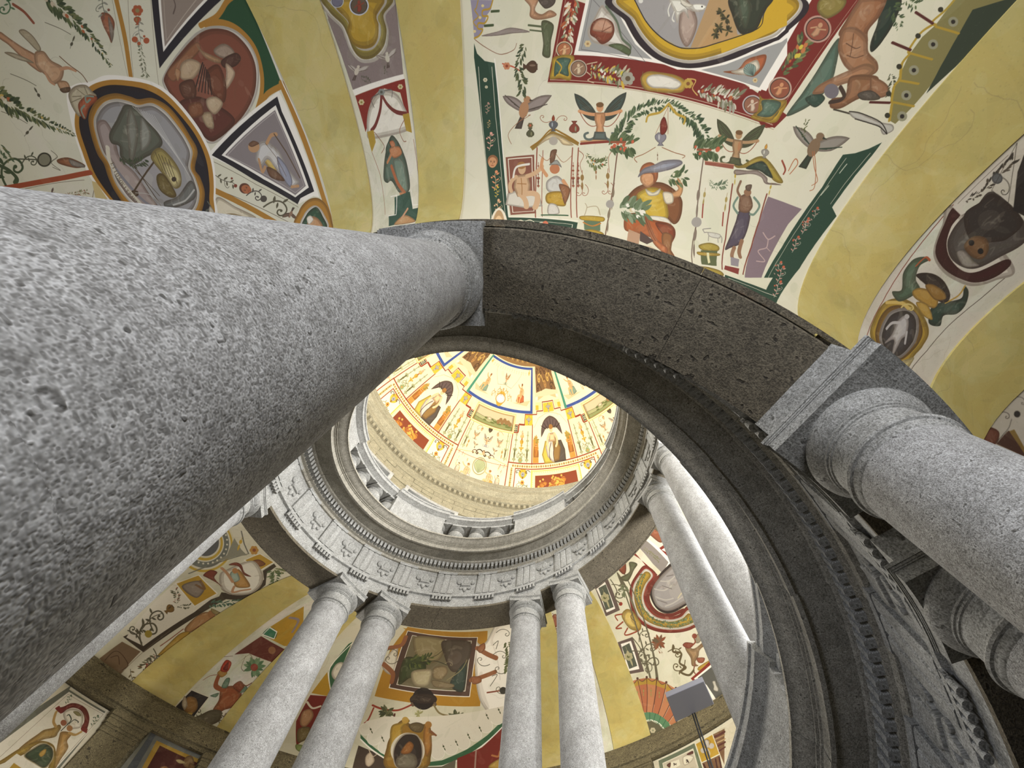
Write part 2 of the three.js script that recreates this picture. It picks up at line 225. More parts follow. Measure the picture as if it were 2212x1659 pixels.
const M_main=new Fresco(1536,2048,'#d8d2b6',3)
  .f('#8f8798','39,1109 122,1117 116,1136 98,1149 90,1169 78,1183 63,1197 49,1193 45,1150')
  .c('#b08a2a',4.4,'122,1117 111,1134 85,1136 84,1148 104,1151 91,1165 67,1163 65,1175 83,1179 69,1192 50,1196')
  .c('#b08a2a',2.9,'68,1112 60,1129 54,1133 67,1148 47,1158 59,1170')
  .m('o','5.6 0.5 -0.1 3.2 84.3 1126.0','#d8c48a')
  .m('o','5.8 0.5 -0.1 3.3 73.6 1150.8','#d8c48a')
  .m('o','6.0 0.5 -0.1 3.5 51.7 1180.4','#d8c48a')
  .c('#3c4a2c',5.7,'117,1141 145,1142')
  .c('#3c4a2c',5.9,'91,1171 124,1172')
  .f('#1f3b2b','47,1243 48,1208 60,1234 91,1255 133,1263 149,1345 179,1501 220,1686 252,1868 544,1838 579,1838 571,2048 370,2048 187,2048 142,1750 106,1560 77,1409 58,1302')
  .l('#d8cfb8',2.1,'65,1268 76,1379 100,1516 135,1703 168,1874')
  .l('#d8cfb8',2.2,'121,1272 144,1413 177,1562 219,1769 238,1869')
  .l('#d8cfb8',3.1,'237,1897 557,1862 552,1995')
  .l('#d8cfb8',4.3,'293,2048 547,2048')
  .l('#efe8d8',4.2,'132,1253 151,1345 181,1501 223,1702 253,1862 583,1826')
  .m('flower','10.0 0.7 0.1 6.3 93.7 1304.0','#cfc3a4','#8c8a60')
  .m('flower','7.3 0.5 0.1 4.6 99.1 1323.4','#cfc3a4','#8c8a60')
  .m('sprig','25.6 2.9 -1.6 16.7 104.6 1385.5','#c9b48a','#b98a7a','#b98a7a')
  .m('sprig','18.6 2.0 -1.0 12.6 112.8 1434.7','#c9b48a','#d8a86a','#d8a86a')
  .m('sprig','41.6 3.8 -1.0 30.0 121.5 1493.3','#c9b48a','#d79a86','#d79a86')
  .m('sprig','47.2 3.6 1.0 43.1 159.0 1649.7','#c9b48a','#d98a5e','#d98a5e')
  .m('sprig','28.9 2.1 1.2 29.7 172.9 1703.0','#c9b48a','#d8b23c','#d8b23c')
  .m('sprig','41.0 2.9 3.7 57.2 188.3 1803.7','#c9b48a','#d9a67a','#d9a67a')
  .m('face','32.9 2.8 -0.1 26.1 140.6 1566.5','#c98f62','#8a5a38')
  .m('o','42.5 -6.0 16.5 148.4 212.0 1943.5','#e6d9be')
  .m('face','36.8 3.7 12.3 133.5 211.8 1949.3','#e2bd8c','#b59064')
  .m('curl','32.3 11.5 4.7 140.1 320.4 1962.8','#ded3b4')
  .m('curl','31.9 6.1 1.0 88.3 361.3 1922.2','#ded3b4')
  .m('curl','31.0 4.8 -0.2 109.7 418.0 1945.6','#ded3b4')
  .l('#ded3b4',14.0,'418,1951 473,1957 526,1958')
  .m('o','15.1 -10.7 0.4 60.6 526.1 1957.9','#d8b27c')
  .m('o','13.9 -4.4 2.2 32.9 432.7 1900.2','#c96a4a')
  .f('#6e1f17','372,1120 353,1317 1196,1310 1213,1273')
  .f('#6e1f17','1154,1317 1172,1317 1191,1309 1221,1022 1100,1050 1094,1246 1090,1286')
  .l('#b9a58a',1.0,'1180,1306 1214,1027')
  .l('#c9b69a',1.4,'362,1311 1186,1305')
  .l('#c9b69a',1.3,'362,1311 381,1127')
  .l('#8a6a50',0.9,'353,1319 1196,1314')
  .f('#efe8d8','451,1120 439,1248 1115,1241 1121,1159 1040,1059')
  .f('#efe8d8','1063,1248 1099,1245 1106,1049 931,1082')
  .f('#96958f','462,1120 453,1238 1090,1239 1101,1135 1040,1059')
  .f('#96958f','1039,1238 1081,1236 1089,1052 922,1083')
  .k('#4a4448',1.0,'469,1123 463,1234 699,1247')
  .f('#efe8d8','532,1121 588,1167 648,1211 726,1241 813,1250 883,1241 959,1214 1027,1176 1102,1121 1065,1057')
  .f('#efe8d8','920,1223 1016,1177 1087,1139 1103,1120 1100,1050 842,1095')
  .f('#221c24','923,1217 1010,1173 1077,1137 1091,1118 1082,1054 847,1094')
  .s('#221c24','541,1114 596,1166 658,1209 728,1235 810,1244 880,1235 953,1209 1019,1172 1088,1119 1061,1052')
  .f('#efe8d8','918,1210 1004,1167 1067,1133 1079,1116 1071,1056 847,1094')
  .f('#c39a22','914,1202 997,1162 1058,1129 1069,1113 1058,1059 847,1094')
  .s('#efe8d8','562,1113 614,1161 669,1198 736,1225 810,1233 869,1226 939,1201 1007,1163 1071,1121 1048,1054')
  .s('#c39a22','573,1112 624,1159 675,1192 738,1217 806,1226 865,1219 932,1194 1000,1157 1062,1117 1040,1056')
  .f('#c39a22','932,1194 1000,1157 1078,1107 1042,1062 846,1094')
  .f('#96918d','599,1114 661,1161 724,1188 793,1202 847,1197 900,1179 1002,1130 1003,1066')
  .f('#a8875c','831,1198 852,1196 900,1179 957,1152 891,1085 834,1092')
  .f('#b08a5a','866,1145 960,1150 900,1179 852,1196')
  .s('#a58f80','770,1107 821,1141 827,1182 814,1198 779,1174 760,1128')
  .c('#1c181c',2.2,'604,1117 664,1161 725,1188 793,1202 847,1197 900,1179 1002,1130 1001,1097 1003,1066')
  .s('#2b3124','891,1085 917,1118 957,1145 982,1143 1002,1128 1000,1096 1001,1067')
  .s('#3f4a38','911,1085 946,1122 971,1134 962,1099 938,1080')
  .m('tuft','20.1 -3.0 8.1 12.8 883.0 1116.8','#3a3620 #4c4526 #2c2a1c',12)
  .m('tuft','20.1 -3.1 8.3 12.9 904.1 1125.3','#3a3620 #4c4526 #2c2a1c',12)
  .m('tuft','20.5 -3.2 8.3 13.2 893.3 1145.7','#3a3620 #4c4526 #2c2a1c',12)
  .m('tuft','20.3 -3.4 8.6 13.1 924.0 1147.7','#3a3620 #4c4526 #2c2a1c',12)
  .m('tuft','20.7 -3.3 8.3 13.4 890.4 1158.3','#3a3620 #4c4526 #2c2a1c',12)
  .s('#d9d5c4','716,1109 729,1124 743,1134 759,1152 765,1153 762,1139 772,1130 791,1141 794,1140 782,1125 804,1126 821,1124 832,1115 825,1110 806,1110 789,1113 771,1110 758,1105')
  .c('#d9d5c4',3.3,'723,1118 722,1132 731,1143')
  .c('#d9d5c4',3.0,'742,1133 743,1147 752,1152')
  .s('#e6e2d2','792,1113 818,1109 832,1112 833,1117 820,1121 802,1122')
  .s('#cfc8b4','748,1106 776,1112 791,1114 782,1120 760,1118')
  .m('o','2.4 -0.3 0.9 1.5 819.9 1113.8','#2a2420')
  .c('#6a665c',1.2,'753,1115 772,1121 782,1125')
  .c('#8f8a7c',1.2,'736,1123 751,1132 766,1129')
  .l('#5a564c',1.2,'828,1117 833,1114')
  .m('o','7.4 -0.5 1.9 4.6 628.8 1121.1','#d6d2c4')
  .s('#d9d2c2','474,1192 491,1159 506,1136 526,1145 556,1158 584,1188 637,1225 589,1225 534,1221 496,1215')
  .c('#55604c',5.5,'521,1138 568,1168 598,1202 634,1218 635,1237')
  .s('#7a3a26','484,1197 486,1173 515,1162 551,1169 567,1189 559,1208 533,1219 506,1207')
  .s('#b98a6e','491,1189 500,1169 527,1164 554,1176 557,1192 524,1192')
  .c('#5a2a1c',1.3,'524,1192 528,1166')
  .c('#5a2a1c',1.4,'524,1192 552,1179')
  .m('flower','13.2 -0.5 2.4 8.3 482.5 1220.4','#cbb384','#a07a4a')
  .s('#4d5a3a','557,1220 597,1214 637,1225 635,1237 596,1229')
  .s('#a85a34','961,1230 1000,1217 1012,1194 1036,1180 1063,1172 1072,1196 1059,1220 1028,1224 1007,1227')
  .s('#d2c7ae','984,1226 1013,1211 1029,1194 1046,1187 1063,1202 1038,1222')
  .m('shell','13.4 -11.2 19.6 10.1 1038.3 1210.8','#7d9184','#3c4a44')
  .m('flower','7.8 -1.8 3.8 5.3 1067.1 1227.3','#cbb384','#a07a4a')
  .gar('#c9bfa4 #7d8464 #a3512e #e0d6bc',33,30,'405,1127 405,1166 405,1214','#d8b890 #b9563a #e8dcc0')
  .m('medal','31.4 2.9 -1.0 19.4 400.6 1236.5','#c4b08e','#a4623e','#d8a878')
  .s('#b8932e','366,1254 438,1250 441,1285 441,1310 400,1307 361,1308 362,1278')
  .s('#3f5c4c','377,1260 428,1257 425,1277 431,1300 394,1294 376,1301')
  .c('#b8932e',4.2,'378,1264 400,1278 394,1294 412,1300')
  .m('medal','32.7 -1.3 5.7 21.2 464.9 1279.8','#b3a08a','#8c6a52','#cdb592')
  .c('#c4b08e',2.6,'499,1287 521,1298 508,1307 532,1312')
  .c('#c4b08e',2.5,'493,1268 529,1261')
  .gar('#8c8c70 #b4a88c #5f6444 #c9a43a',20,35,'509,1280 556,1287 639,1293','#c9b23c #e0d8c4')
  .m('flower','26.2 -2.6 6.9 17.5 653.7 1291.3','#9a9684','#5a4a34')
  .s('#b38f3a','698,1287 714,1268 760,1264 814,1263 855,1273 855,1297 811,1307 764,1311 727,1310')
  .s('#ddd6c4','722,1292 724,1277 757,1269 811,1270 843,1279 830,1295 790,1299 748,1303')
  .c('#6a5430',2.0,'700,1270 706,1298 728,1312')
  .c('#c9a85a',2.8,'856,1265 885,1264 885,1284 909,1296')
  .m('flower','17.5 -2.9 6.5 11.9 864.7 1275.3','#b3923e','#7a4a24')
  .gar('#9a9684 #c4bba4 #6b6a50',23,37,'909,1286 962,1284 1038,1282','#d8cfb8 #a8562e')
  .m('medal','30.2 -7.6 14.8 21.0 1094.7 1279.7','#b3a7a0','#8b5a44','#cdb59a')
  .s('#b8932e','1105,1256 1121,1258 1186,1244 1195,1278 1183,1301 1110,1308 1119,1287')
  .s('#4a6352','1126,1264 1174,1255 1179,1287 1126,1297 1132,1281')
  .s('#a8842e','1098,1251 1120,1262 1185,1244 1180,1279 1171,1299 1113,1301 1123,1282')
  .s('#4a6352','1118,1262 1175,1253 1169,1288 1125,1298 1131,1281')
  .m('medal','37.4 1.7 2.2 24.1 1150.4 1226.2','#b89a86','#8a4a34','#c98a5e')
  .gar('#55623a #7c7a4a #3f4a2c',24,38,'1132,1196 1144,1157 1148,1124','#a8562e #c9b23c #b96a3c')
  .m('medal','39.6 6.0 -3.4 23.2 1161.9 1095.7','#b08a78','#8a4634','#b98a66')
  .s('#7f7034','1134,1065 1128,1044 1184,1031 1193,1051 1169,1073')
  .s('#4b6353','1211,1274 1219,1219 1223,1173 1227,1097 1269,1152 1279,1186 1270,1220 1245,1251')
  .s('#2b4034','1236,1226 1263,1206 1289,1210 1277,1234')
  .s('#1f2c22','1297,1052 1274,1011 1309,998 1330,1032 1335,1073 1328,1096 1311,1084')
  .s('#8f5d3c','1225,1093 1218,1064 1218,1032 1224,1018 1274,1005 1289,1035 1286,1065 1302,1083 1283,1082')
  .s('#9a6a48','1235,1106 1225,1080 1251,1069 1292,1076 1320,1098 1356,1107 1372,1120 1363,1134 1324,1143 1288,1139 1255,1124')
  .s('#a67552','1363,1119 1331,1119 1296,1148 1264,1176 1248,1195 1248,1211 1272,1203 1280,1193 1316,1167 1357,1143')
  .s('#8a5c3c','1317,1152 1367,1132 1391,1135 1390,1165 1369,1188 1345,1215 1317,1221 1307,1204 1335,1187')
  .m('o','19.0 -5.9 12.2 13.0 1293.4 1191.2','#6a6468')
  .c('#3a2a20',9.0,'1309,1177 1333,1188 1331,1200 1308,1212')
  .s('#8d6142','1369,1139 1388,1133 1421,1136 1438,1148 1426,1162 1401,1165')
  .s('#4a4238','1389,1158 1424,1161 1418,1170 1384,1181 1364,1174')
  .gar('#2f3424 #4a4a30',11,15,'1407,1115 1430,1129 1443,1150')
  .c('#4f3220',1.5,'1253,1100 1283,1102 1293,1096')
  .c('#4f3220',1.5,'1274,1119 1298,1117 1314,1107')
  .c('#4f3220',1.5,'1256,1080 1273,1102 1284,1119')
  .gar('#35452c #4a5a34',20,10,'1299,1013 1333,1028 1352,1041')
  .gar('#35452c #4a5a34',10,16,'1321,998 1353,997')
  .f('#7d7444','1423,1012 1420,964 1514,931 1515,1038 1517,1118 1516,1149 1508,1191 1488,1191 1456,1157 1434,1120 1417,1074 1415,1038')
  .f('#2a3426','1471,967 1520,929 1543,920 1535,1054 1522,1116 1502,1060')
  .c('#a88a2c',5.1,'1423,1012 1411,1010 1419,985 1420,964')
  .c('#a88a2c',5.4,'1417,1070 1408,1066 1405,1034 1416,1014')
  .c('#a88a2c',5.8,'1438,1115 1416,1091 1417,1070')
  .c('#a88a2c',6.0,'1459,1159 1438,1133 1438,1122')
  .c('#a88a2c',6.2,'1488,1191 1468,1167 1464,1161')
  .l('#a88a2c',3.9,'1426,1014 1484,1007')
  .l('#a88a2c',4.2,'1421,1069 1474,1062')
  .l('#a88a2c',4.4,'1437,1119 1488,1108')
  .l('#a88a2c',4.5,'1459,1159 1518,1146')
  .m('o','9.9 -3.5 8.3 6.6 1452.9 995.6','#8f8c70')
  .m('o','4.3 -1.5 3.6 2.8 1452.9 995.6','#241e18')
  .m('o','10.4 -3.7 8.5 6.9 1449.9 1040.2','#8f8c70')
  .m('o','4.5 -1.6 3.7 3.0 1449.9 1040.2','#241e18')
  .m('o','11.0 -4.0 8.7 7.4 1453.4 1091.8','#8f8c70')
  .m('o','4.8 -1.7 3.8 3.2 1453.4 1091.8','#241e18')
  .m('o','11.3 -4.3 9.0 7.7 1481.1 1135.9','#8f8c70')
  .m('o','4.9 -1.9 3.9 3.4 1481.1 1135.9','#241e18')
  .m('o','11.5 -4.6 9.3 8.0 1509.7 1172.4','#8f8c70')
  .m('o','5.0 -2.0 4.0 3.5 1509.7 1172.4','#241e18')
  .m('o','5.4 -1.8 4.3 3.5 1408.3 988.2','#2c2a1c')
  .m('o','5.7 -1.9 4.4 3.8 1404.3 1039.4','#2c2a1c')
  .m('o','6.0 -2.1 4.6 4.0 1414.5 1097.9','#2c2a1c')
  .m('o','6.2 -2.3 4.7 4.3 1437.9 1148.2','#2c2a1c')
  .m('o','6.3 -2.4 4.9 4.4 1473.9 1184.6','#2c2a1c')
  .l('#4a1e18',4.6,'1361,1008 1415,1012')
  .l('#4a1e18',4.9,'1359,1067 1412,1065')
  .l('#4a1e18',5.4,'1409,1178 1456,1162')
  .l('#3a3428',3.3,'1330,1222 1380,1215')
  .s('#b5b0a2','1373,1212 1404,1205 1469,1202 1502,1195 1515,1204 1501,1220 1485,1216 1473,1211 1401,1220')
  .c('#1f1a14',2.0,'1373,1212 1404,1205 1469,1202 1507,1216 1473,1211 1401,1220')
  .f('#1f3b2b','1434,1298 1464,1282 1490,1260 1511,1235 1511,1269 1506,1325 1501,1437 1491,1538 1477,1694 1386,1754 1413,1603 1426,1482 1436,1389')
  .l('#b9bba4',2.7,'1459,1338 1462,1312')
  .l('#b9bba4',2.9,'1447,1407 1452,1377')
  .m('sprig','26.5 -3.7 5.0 21.2 1463.3 1462.3','#c4bfa8','#a88a7a','#b9563a')
  .m('sprig','27.2 -4.0 4.2 23.1 1456.0 1510.8','#c4bfa8','#a88a7a','#b9563a')
  .m('sprig','28.0 -4.5 3.0 25.6 1451.6 1567.3','#c4bfa8','#a88a7a','#b9563a')
  .m('sprig','29.4 -5.9 -1.1 33.7 1428.0 1687.1','#c4bfa8','#a88a7a','#b9563a')
  .l('#b9b49c',1.6,'1449,1301 1447,1387 1438,1499 1423,1625 1402,1743')
  .l('#b9b49c',1.6,'1502,1266 1493,1352 1490,1458 1486,1565 1470,1684')
  .f('#7d6a70','1288,1477 1415,1465 1398,1523 1389,1629 1376,1761 1308,1809 1307,1637')
  .c('#b59a94',4.3,'1328,1587 1355,1600 1373,1578')
  .c('#b59a94',4.0,'1355,1600 1361,1630 1336,1658 1372,1682 1342,1700')
  .c('#b59a94',3.2,'1361,1630 1378,1636')
  .m('bird','90.3 -1.3 10.9 62.4 1341.1 1310.8','#7a6248','#8c8478','#2f3a2c')
  .c('#a4603c',1.9,'1345,1323 1378,1354 1411,1379 1403,1397')
  .c('#a4603c',2.0,'1350,1321 1389,1360 1414,1398 1407,1411')
  .gar('#3c4426 #55582e',9,12,'1297,1302 1283,1289 1276,1266')
  .c('#a8562e',2.4,'1308,1390 1308,1357 1324,1365 1318,1396')
  .m('bird','100.6 14.8 -12.1 66.7 267.0 1390.6','#a87a54','#8d8078','#4a4038')
  .c('#8a5a3e',2.0,'281,1410 226,1446 206,1473 224,1502')
  .c('#8a5a3e',1.8,'288,1410 295,1410 247,1431')
  .m('vase','3.8 26.0 -41.2 -0.6 286.0 1278.0','#4a3424','#7a6250')
  .c('#b9482e',3.2,'164,1266 209,1276 244,1290')
  .gar('#4a5232 #33402a',22,28,'249,1224 234,1260 230,1285 255,1321 251,1352')
  .m('flower','16.4 0.7 0.7 10.2 182.6 1272.9','#c07a54','#8a3a24')
  .c('#7a4a34',1.6,'51,1199 91,1220 152,1242 205,1235 217,1219')
  .s('#8d7f78','78,1193 137,1188 194,1182 265,1194 202,1195 137,1197')
  .s('#b98a66','235,1120 258,1139 261,1160 292,1168 340,1164 356,1157 331,1148 302,1156 277,1146 285,1122')
  .s('#50583c','305,1172 349,1180 347,1218 350,1254 321,1250 319,1222')
  .s('#4a4038','285,1122 341,1123 341,1137 312,1144')
  .c('#50583c',4.3,'257,1179 313,1184')
  .c('#50583c',3.4,'264,1190 321,1195')
  .l('#7a2f22',8.2,'530,1487 674,1462')
  .l('#b98a5a',5.2,'528,1480 672,1456')
  .f('#8a6a2c','315,1515 397,1454 518,1483 521,1495 406,1464 324,1524')
  .s('#d9c394','341,1511 399,1465 499,1492 457,1497 424,1479 381,1487')
  .m('o','18.9 -1.0 2.8 14.2 410.6 1486.8','#a8a090')
  .c('#8c6420',5.5,'314,1512 352,1488 396,1451 449,1462 519,1486')
  .l('#8a4634',5.3,'343,1514 382,1848')
  .l('#8a4634',4.7,'498,1504 547,1811')
  .l('#8a4634',4.6,'523,1502 573,1803')
  .l('#8a4634',3.0,'371,1522 413,1836')
  .m('candel','40.7 -2.7 8.1 52.2 365.5 1618.2','#7a3226','#8a4a34')
  .m('candel','38.5 -4.8 10.1 49.1 522.4 1603.1','#7a3226','#8a4a34')
  .m('candel','38.2 -5.1 10.4 48.6 544.4 1600.3','#7a3226','#8a4a34')
  .m('vase','31.9 -1.4 4.6 22.9 400.3 1435.7','#55585a','#9aa0a0','#8a3a20')
  .m('curl','-25.2 -5.5 5.6 -17.2 361.5 1420.3','#8a4a34')
  .m('curl','22.2 -7.2 12.3 16.2 431.9 1417.5','#8a4a34')
  .m('vase','-29.8 0.5 -3.3 -21.7 305.1 1467.5','#4c4c34','#84805a')
  .m('flower','13.2 -0.1 1.4 9.4 301.1 1440.9','#6a5a3a','#b9563a')
  .m('vase','-36.0 2.7 -6.5 -26.2 490.7 1443.2','#7c3a2a','#8a8a6a')
  .f('#7d4a3a','202,1550 334,1538 382,1816 260,1845')
  .k('#e2d8c0',3.8,'215,1557 325,1548 370,1802 269,1824')
  .m('nude','120.8 -6.2 15.6 119.5 297.8 1674.6','#c9a27a','#9a6a3c','#cfc6b4')
  .c('#ded6c4',8.8,'248,1630 258,1588 316,1574')
  .s('#3a3d38','416,1639 436,1620 477,1633 496,1679 463,1688 413,1674')
  .s('#c4c0b4','408,1640 446,1612 483,1629 499,1671 459,1688 418,1681')
  .s('#b58e2e','420,1693 492,1680 513,1741 476,1752 423,1741')
  .s('#cfc8b8','434,1749 471,1748 489,1796 439,1812')
  .m('o','22.5 -1.9 3.6 19.3 435.7 1585.7','#b5714a')
  .s('#8d8d84','408,1572 438,1551 466,1577 442,1569')
  .s('#6a4a34','411,1565 406,1523 431,1515 431,1536 428,1555')
  .c('#c98f62',14.2,'404,1615 375,1584 374,1552')
  .c('#c98f62',15.2,'483,1629 514,1669 496,1704')
  .s('#8a5a3a','467,1645 520,1660 509,1737 486,1689')
  .l('#3c5a3c',9.2,'409,1824 529,1801')
  .c('#9a6a4a',2.1,'356,1537 394,1557 413,1537')
  .c('#9a6a4a',2.0,'430,1530 469,1557 501,1530')
  .gar('#4a5232 #5f6a3c',10,30,'560,1518 584,1542 615,1549','#b9563a #c9903a')
  .gar('#4a5232 #5f6a3c',29,10,'615,1549 640,1537 648,1518','#b9563a #c9903a')
  .m('drop','15.3 -2.4 5.5 22.2 619.6 1582.8','#7a3a28','#8a5a34')
  .m('drop','34.9 -5.2 8.5 40.0 566.0 1617.6','#8a4a30','#8a6a3a')
  .m('curl','5.1 26.0 -26.3 4.6 587.7 1657.0','#8a4a34')
  .m('curl','5.0 26.4 -26.5 4.4 561.2 1661.5','#8a4a34')
  .m('drop','33.5 -6.1 9.6 37.3 673.5 1593.0','#8a4a30','#8a6a3a')
  .m('curl','5.7 23.9 -25.2 5.3 695.6 1629.1','#8a4a34')
  .m('curl','5.6 24.3 -25.5 5.1 670.3 1634.3','#8a4a34')
  .c('#8a4a34',2.0,'525,1510 551,1525 543,1556 557,1585')
  .c('#8a4a34',1.9,'668,1487 656,1517 674,1568')
  .l('#6a4a3a',4.9,'684,1482 703,1607 712,1744 704,1971')
  .m('drop','22.9 -2.9 6.5 57.9 711.9 1661.6','#6a4a3a','#7a6a54')
  .m('drop','26.3 -4.8 4.0 88.0 711.0 1772.6','#6a4a3a','#7a6a54')
  .m('o','17.1 -4.3 3.5 18.4 706.0 1694.0','#9a948a')
  .l('#6a5648',4.2,'1011,1436 1045,1549 1075,1671 1085,1923')
  .m('drop','27.9 -7.0 17.9 62.7 1050.8 1577.8','#6a5648','#7a6a5c')
  .m('drop','29.7 -11.3 9.1 91.2 1083.4 1739.6','#6a5648','#7a6a5c')
  .m('o','19.1 -7.7 5.8 19.4 1072.8 1655.8','#9a948a')
  .m('winged','98.2 -9.5 21.8 69.9 584.2 1400.5','#c98f62','#3c4a44','#55605a')
  .m('winged','79.5 -13.1 24.3 58.2 1106.8 1378.4','#a8845c','#4a5236','#4c5034')
  .gar('#33482e #46583a #2c3c28 #5b6a48',41,18,'671,1465 692,1407 720,1370 768,1348 821,1332')
  .gar('#33482e #46583a #2c3c28 #5b6a48',17,42,'821,1332 872,1342 938,1360 982,1382 1006,1415')
  .gar('#4a5a38 #5b6a48 #3a4a2c',41,53,'645,1480 689,1468 737,1466','#b9563a')
  .gar('#4a5a38 #5b6a48 #3a4a2c',37,51,'966,1437 1003,1420 1051,1413','#b9563a')
  .l('#8a4a30',7.0,'651,1468 707,1460')
  .l('#8a4a30',6.3,'981,1428 1027,1417')
  .c('#b08f34',6.9,'823,1333 804,1358 766,1373 764,1390')
  .c('#b08f34',6.6,'823,1333 862,1352 896,1357 900,1372')
  .l('#8a4a34',1.4,'825,1341 812,1417')
  .l('#8a4a34',1.3,'825,1341 857,1409')
  .m('vase','35.4 -6.7 11.5 26.4 833.9 1423.2','#7d7a80','#b0aca8')
  .s('#6e2418','830,1414 816,1383 825,1368 847,1392 845,1411')
  .c('#8a5638',2.4,'827,1455 791,1483 760,1502 774,1514')
  .c('#8a5638',2.2,'852,1450 901,1455 944,1455 939,1464')
  .m('drop','8.1 -1.7 5.2 12.8 845.7 1479.9','#6a4a34','#6a4a34')
  .s('#7a4a2a','778,1660 785,1616 825,1580 888,1558 947,1567 993,1597 1006,1661 987,1699 939,1678 866,1680')
  .s('#c2a032','809,1624 855,1585 908,1584 932,1616 957,1679 908,1705 864,1704 833,1660')
  .s('#d6ccae','837,1596 870,1601 895,1578 893,1604 857,1617')
  .s('#d9d2bc','882,1698 947,1683 977,1703 946,1711 881,1715')
  .s('#a4542a','784,1726 848,1697 895,1710 974,1704 1003,1743 990,1829 1008,1889 961,1904 924,1821 858,1809 821,1815 787,1807')
  .s('#7d3a20','912,1720 982,1709 1003,1752 984,1790 948,1767')
  .s('#8a5a34','948,1767 991,1757 994,1851 1006,1891 969,1882')
  .s('#c98f62','805,1542 831,1525 859,1536 865,1564 842,1589 808,1572')
  .s('#a8623c','800,1549 798,1520 826,1503 857,1513 872,1544 864,1570 846,1539')
  .s('#8d8f98','794,1562 805,1530 842,1508 874,1487 929,1472 946,1481 916,1505 870,1527 819,1542')
  .s('#c9915e','951,1597 981,1582 977,1546 949,1527 942,1544 963,1562 940,1587')
  .s('#d9cdb0','909,1590 946,1583 960,1614 932,1626')
  .gar('#55673f #6e7a52 #3f5132',36,42,'914,1534 947,1531 970,1519','#d8cfb0')
  .gar('#5f7050 #7c8a6c #4a5a3c',68,75,'750,1703 798,1701 854,1687','#e2dcc8 #c9b890')
  .s('#b5683e','863,1713 883,1722 931,1806 976,1838 972,1895 933,1865 910,1828')
  .c('#6a3a20',3.6,'866,1712 924,1821')
  .f('#b08a6c','805,1800 858,1809 852,1906 801,1909')
  .f('#4a3a34','856,1789 917,1825 889,1866 857,1858')
  .f('#c9b596','778,1937 904,1870 1021,1936 992,2048 877,2003 751,2048')
  .l('#a08868',4.9,'761,2007 894,1926 989,2048')
  .f('#b99a90','943,1939 991,1990 991,2048 1008,1931 968,1898')
  .s('#b0902c','586,1791 637,1775 691,1769 685,1797 597,1814')
  .f('#55694c','605,1815 679,1799 683,1866 612,1886')
  .s('#b0902c','586,1923 638,1871 694,1875 687,1912 594,1954')
  .c('#b0702c',8.8,'605,1829 644,1841 679,1810')
  .c('#a89878',3.3,'604,1784 609,1734 598,1715')
  .c('#a89878',4.0,'609,1734 652,1720 673,1760')
  .s('#a08a34','1105,1751 1143,1719 1182,1715 1183,1740 1123,1769')
  .f('#545c3a','1116,1773 1183,1740 1188,1823 1124,1859')
  .s('#b0923a','1103,1789 1144,1770 1192,1748 1187,1764 1115,1803')
  .s('#a08a34','1093,1899 1149,1859 1206,1844 1212,1876 1126,1941 1092,1933')
  .f('#d8cfa0','1141,1772 1151,1767 1161,1820 1152,1832')
  .c('#77706a',2.7,'1113,1685 1132,1676 1180,1669 1191,1695')
  .c('#77706a',2.8,'1112,1681 1106,1673 1134,1657')
  .c('#77706a',2.2,'1133,1680 1138,1713')
  .c('#77706a',2.1,'1167,1672 1178,1701')
  .s('#c9c4b4','1129,1676 1175,1664 1177,1682 1140,1692')
  .f('#8a4a3a','1022,1451 1127,1433 1131,1445 1028,1462')
  .l('#b98a6a',2.6,'1022,1452 1127,1433')
  .s('#a08a34','1127,1433 1151,1428 1206,1384 1297,1414 1309,1427 1275,1429 1216,1400 1175,1426 1143,1438')
  .s('#2b3a2e','1171,1430 1214,1396 1271,1423 1250,1426 1218,1422')
  .s('#8f8076','1138,1445 1180,1434 1213,1423 1253,1430 1264,1441 1291,1434 1310,1432 1261,1447 1234,1436 1196,1439 1148,1458')
  .m('drop','13.9 -3.7 8.5 18.4 1150.3 1467.3','#a08a34','#b59a3c')
  .m('drop','14.0 -2.2 5.5 18.4 1282.4 1455.1','#a08a34','#b59a3c')
  .l('#7a3a2c',4.7,'1151,1486 1178,1569 1201,1667 1212,1828')
  .l('#7a3a2c',4.6,'1280,1472 1297,1557 1306,1659 1300,1796')
  .m('vase','22.2 -3.8 7.0 16.3 1206.8 1372.0','#8a8478','#c9c4b0','#c9903a')
  .c('#8a3a28',5.0,'1272,1374 1296,1390 1299,1403')
  .s('#4d4450','1213,1555 1237,1534 1261,1560 1270,1620 1259,1668 1231,1698 1211,1717 1216,1646 1216,1592')
  .s('#7a5a44','1197,1509 1222,1494 1252,1522 1245,1549 1213,1555 1198,1525')
  .c('#7a5a44',8.4,'1205,1517 1178,1499 1174,1470')
  .c('#8a6448',15.4,'1264,1651 1266,1695 1276,1718')
  .c('#8a6448',14.8,'1244,1691 1243,1732 1260,1748')
  .m('o','12.3 -4.5 5.7 10.1 1214.1 1491.3','#8a6448')
  .s('#5c4a3c','1205,1486 1198,1475 1216,1466 1220,1484')
  .c('#6d8270',7.7,'1188,1518 1186,1548 1211,1565')
  .c('#6d8270',7.6,'1244,1497 1274,1513 1270,1544 1256,1550')
  .f('#7a3028','1223,1795 1282,1775 1281,1810 1220,1822')
  .f('#8a8284','1240,1738 1275,1730 1277,1768 1246,1779')
  .gar('#4a5a44 #6b7a5c',8,23,'1065,1503 1086,1513 1108,1508')
  .gar('#4a5a44 #6b7a5c',23,8,'1108,1508 1126,1497 1130,1485')
  .m('drop','21.3 -4.3 7.7 31.1 1069.6 1559.1','#8a6a3a','#a08a4a')
  .m('drop','20.7 -4.8 8.6 30.0 1154.4 1547.5','#8a6a3a','#a08a4a')
  .l('#8a2f22',4.6,'1075,1582 1089,1630')
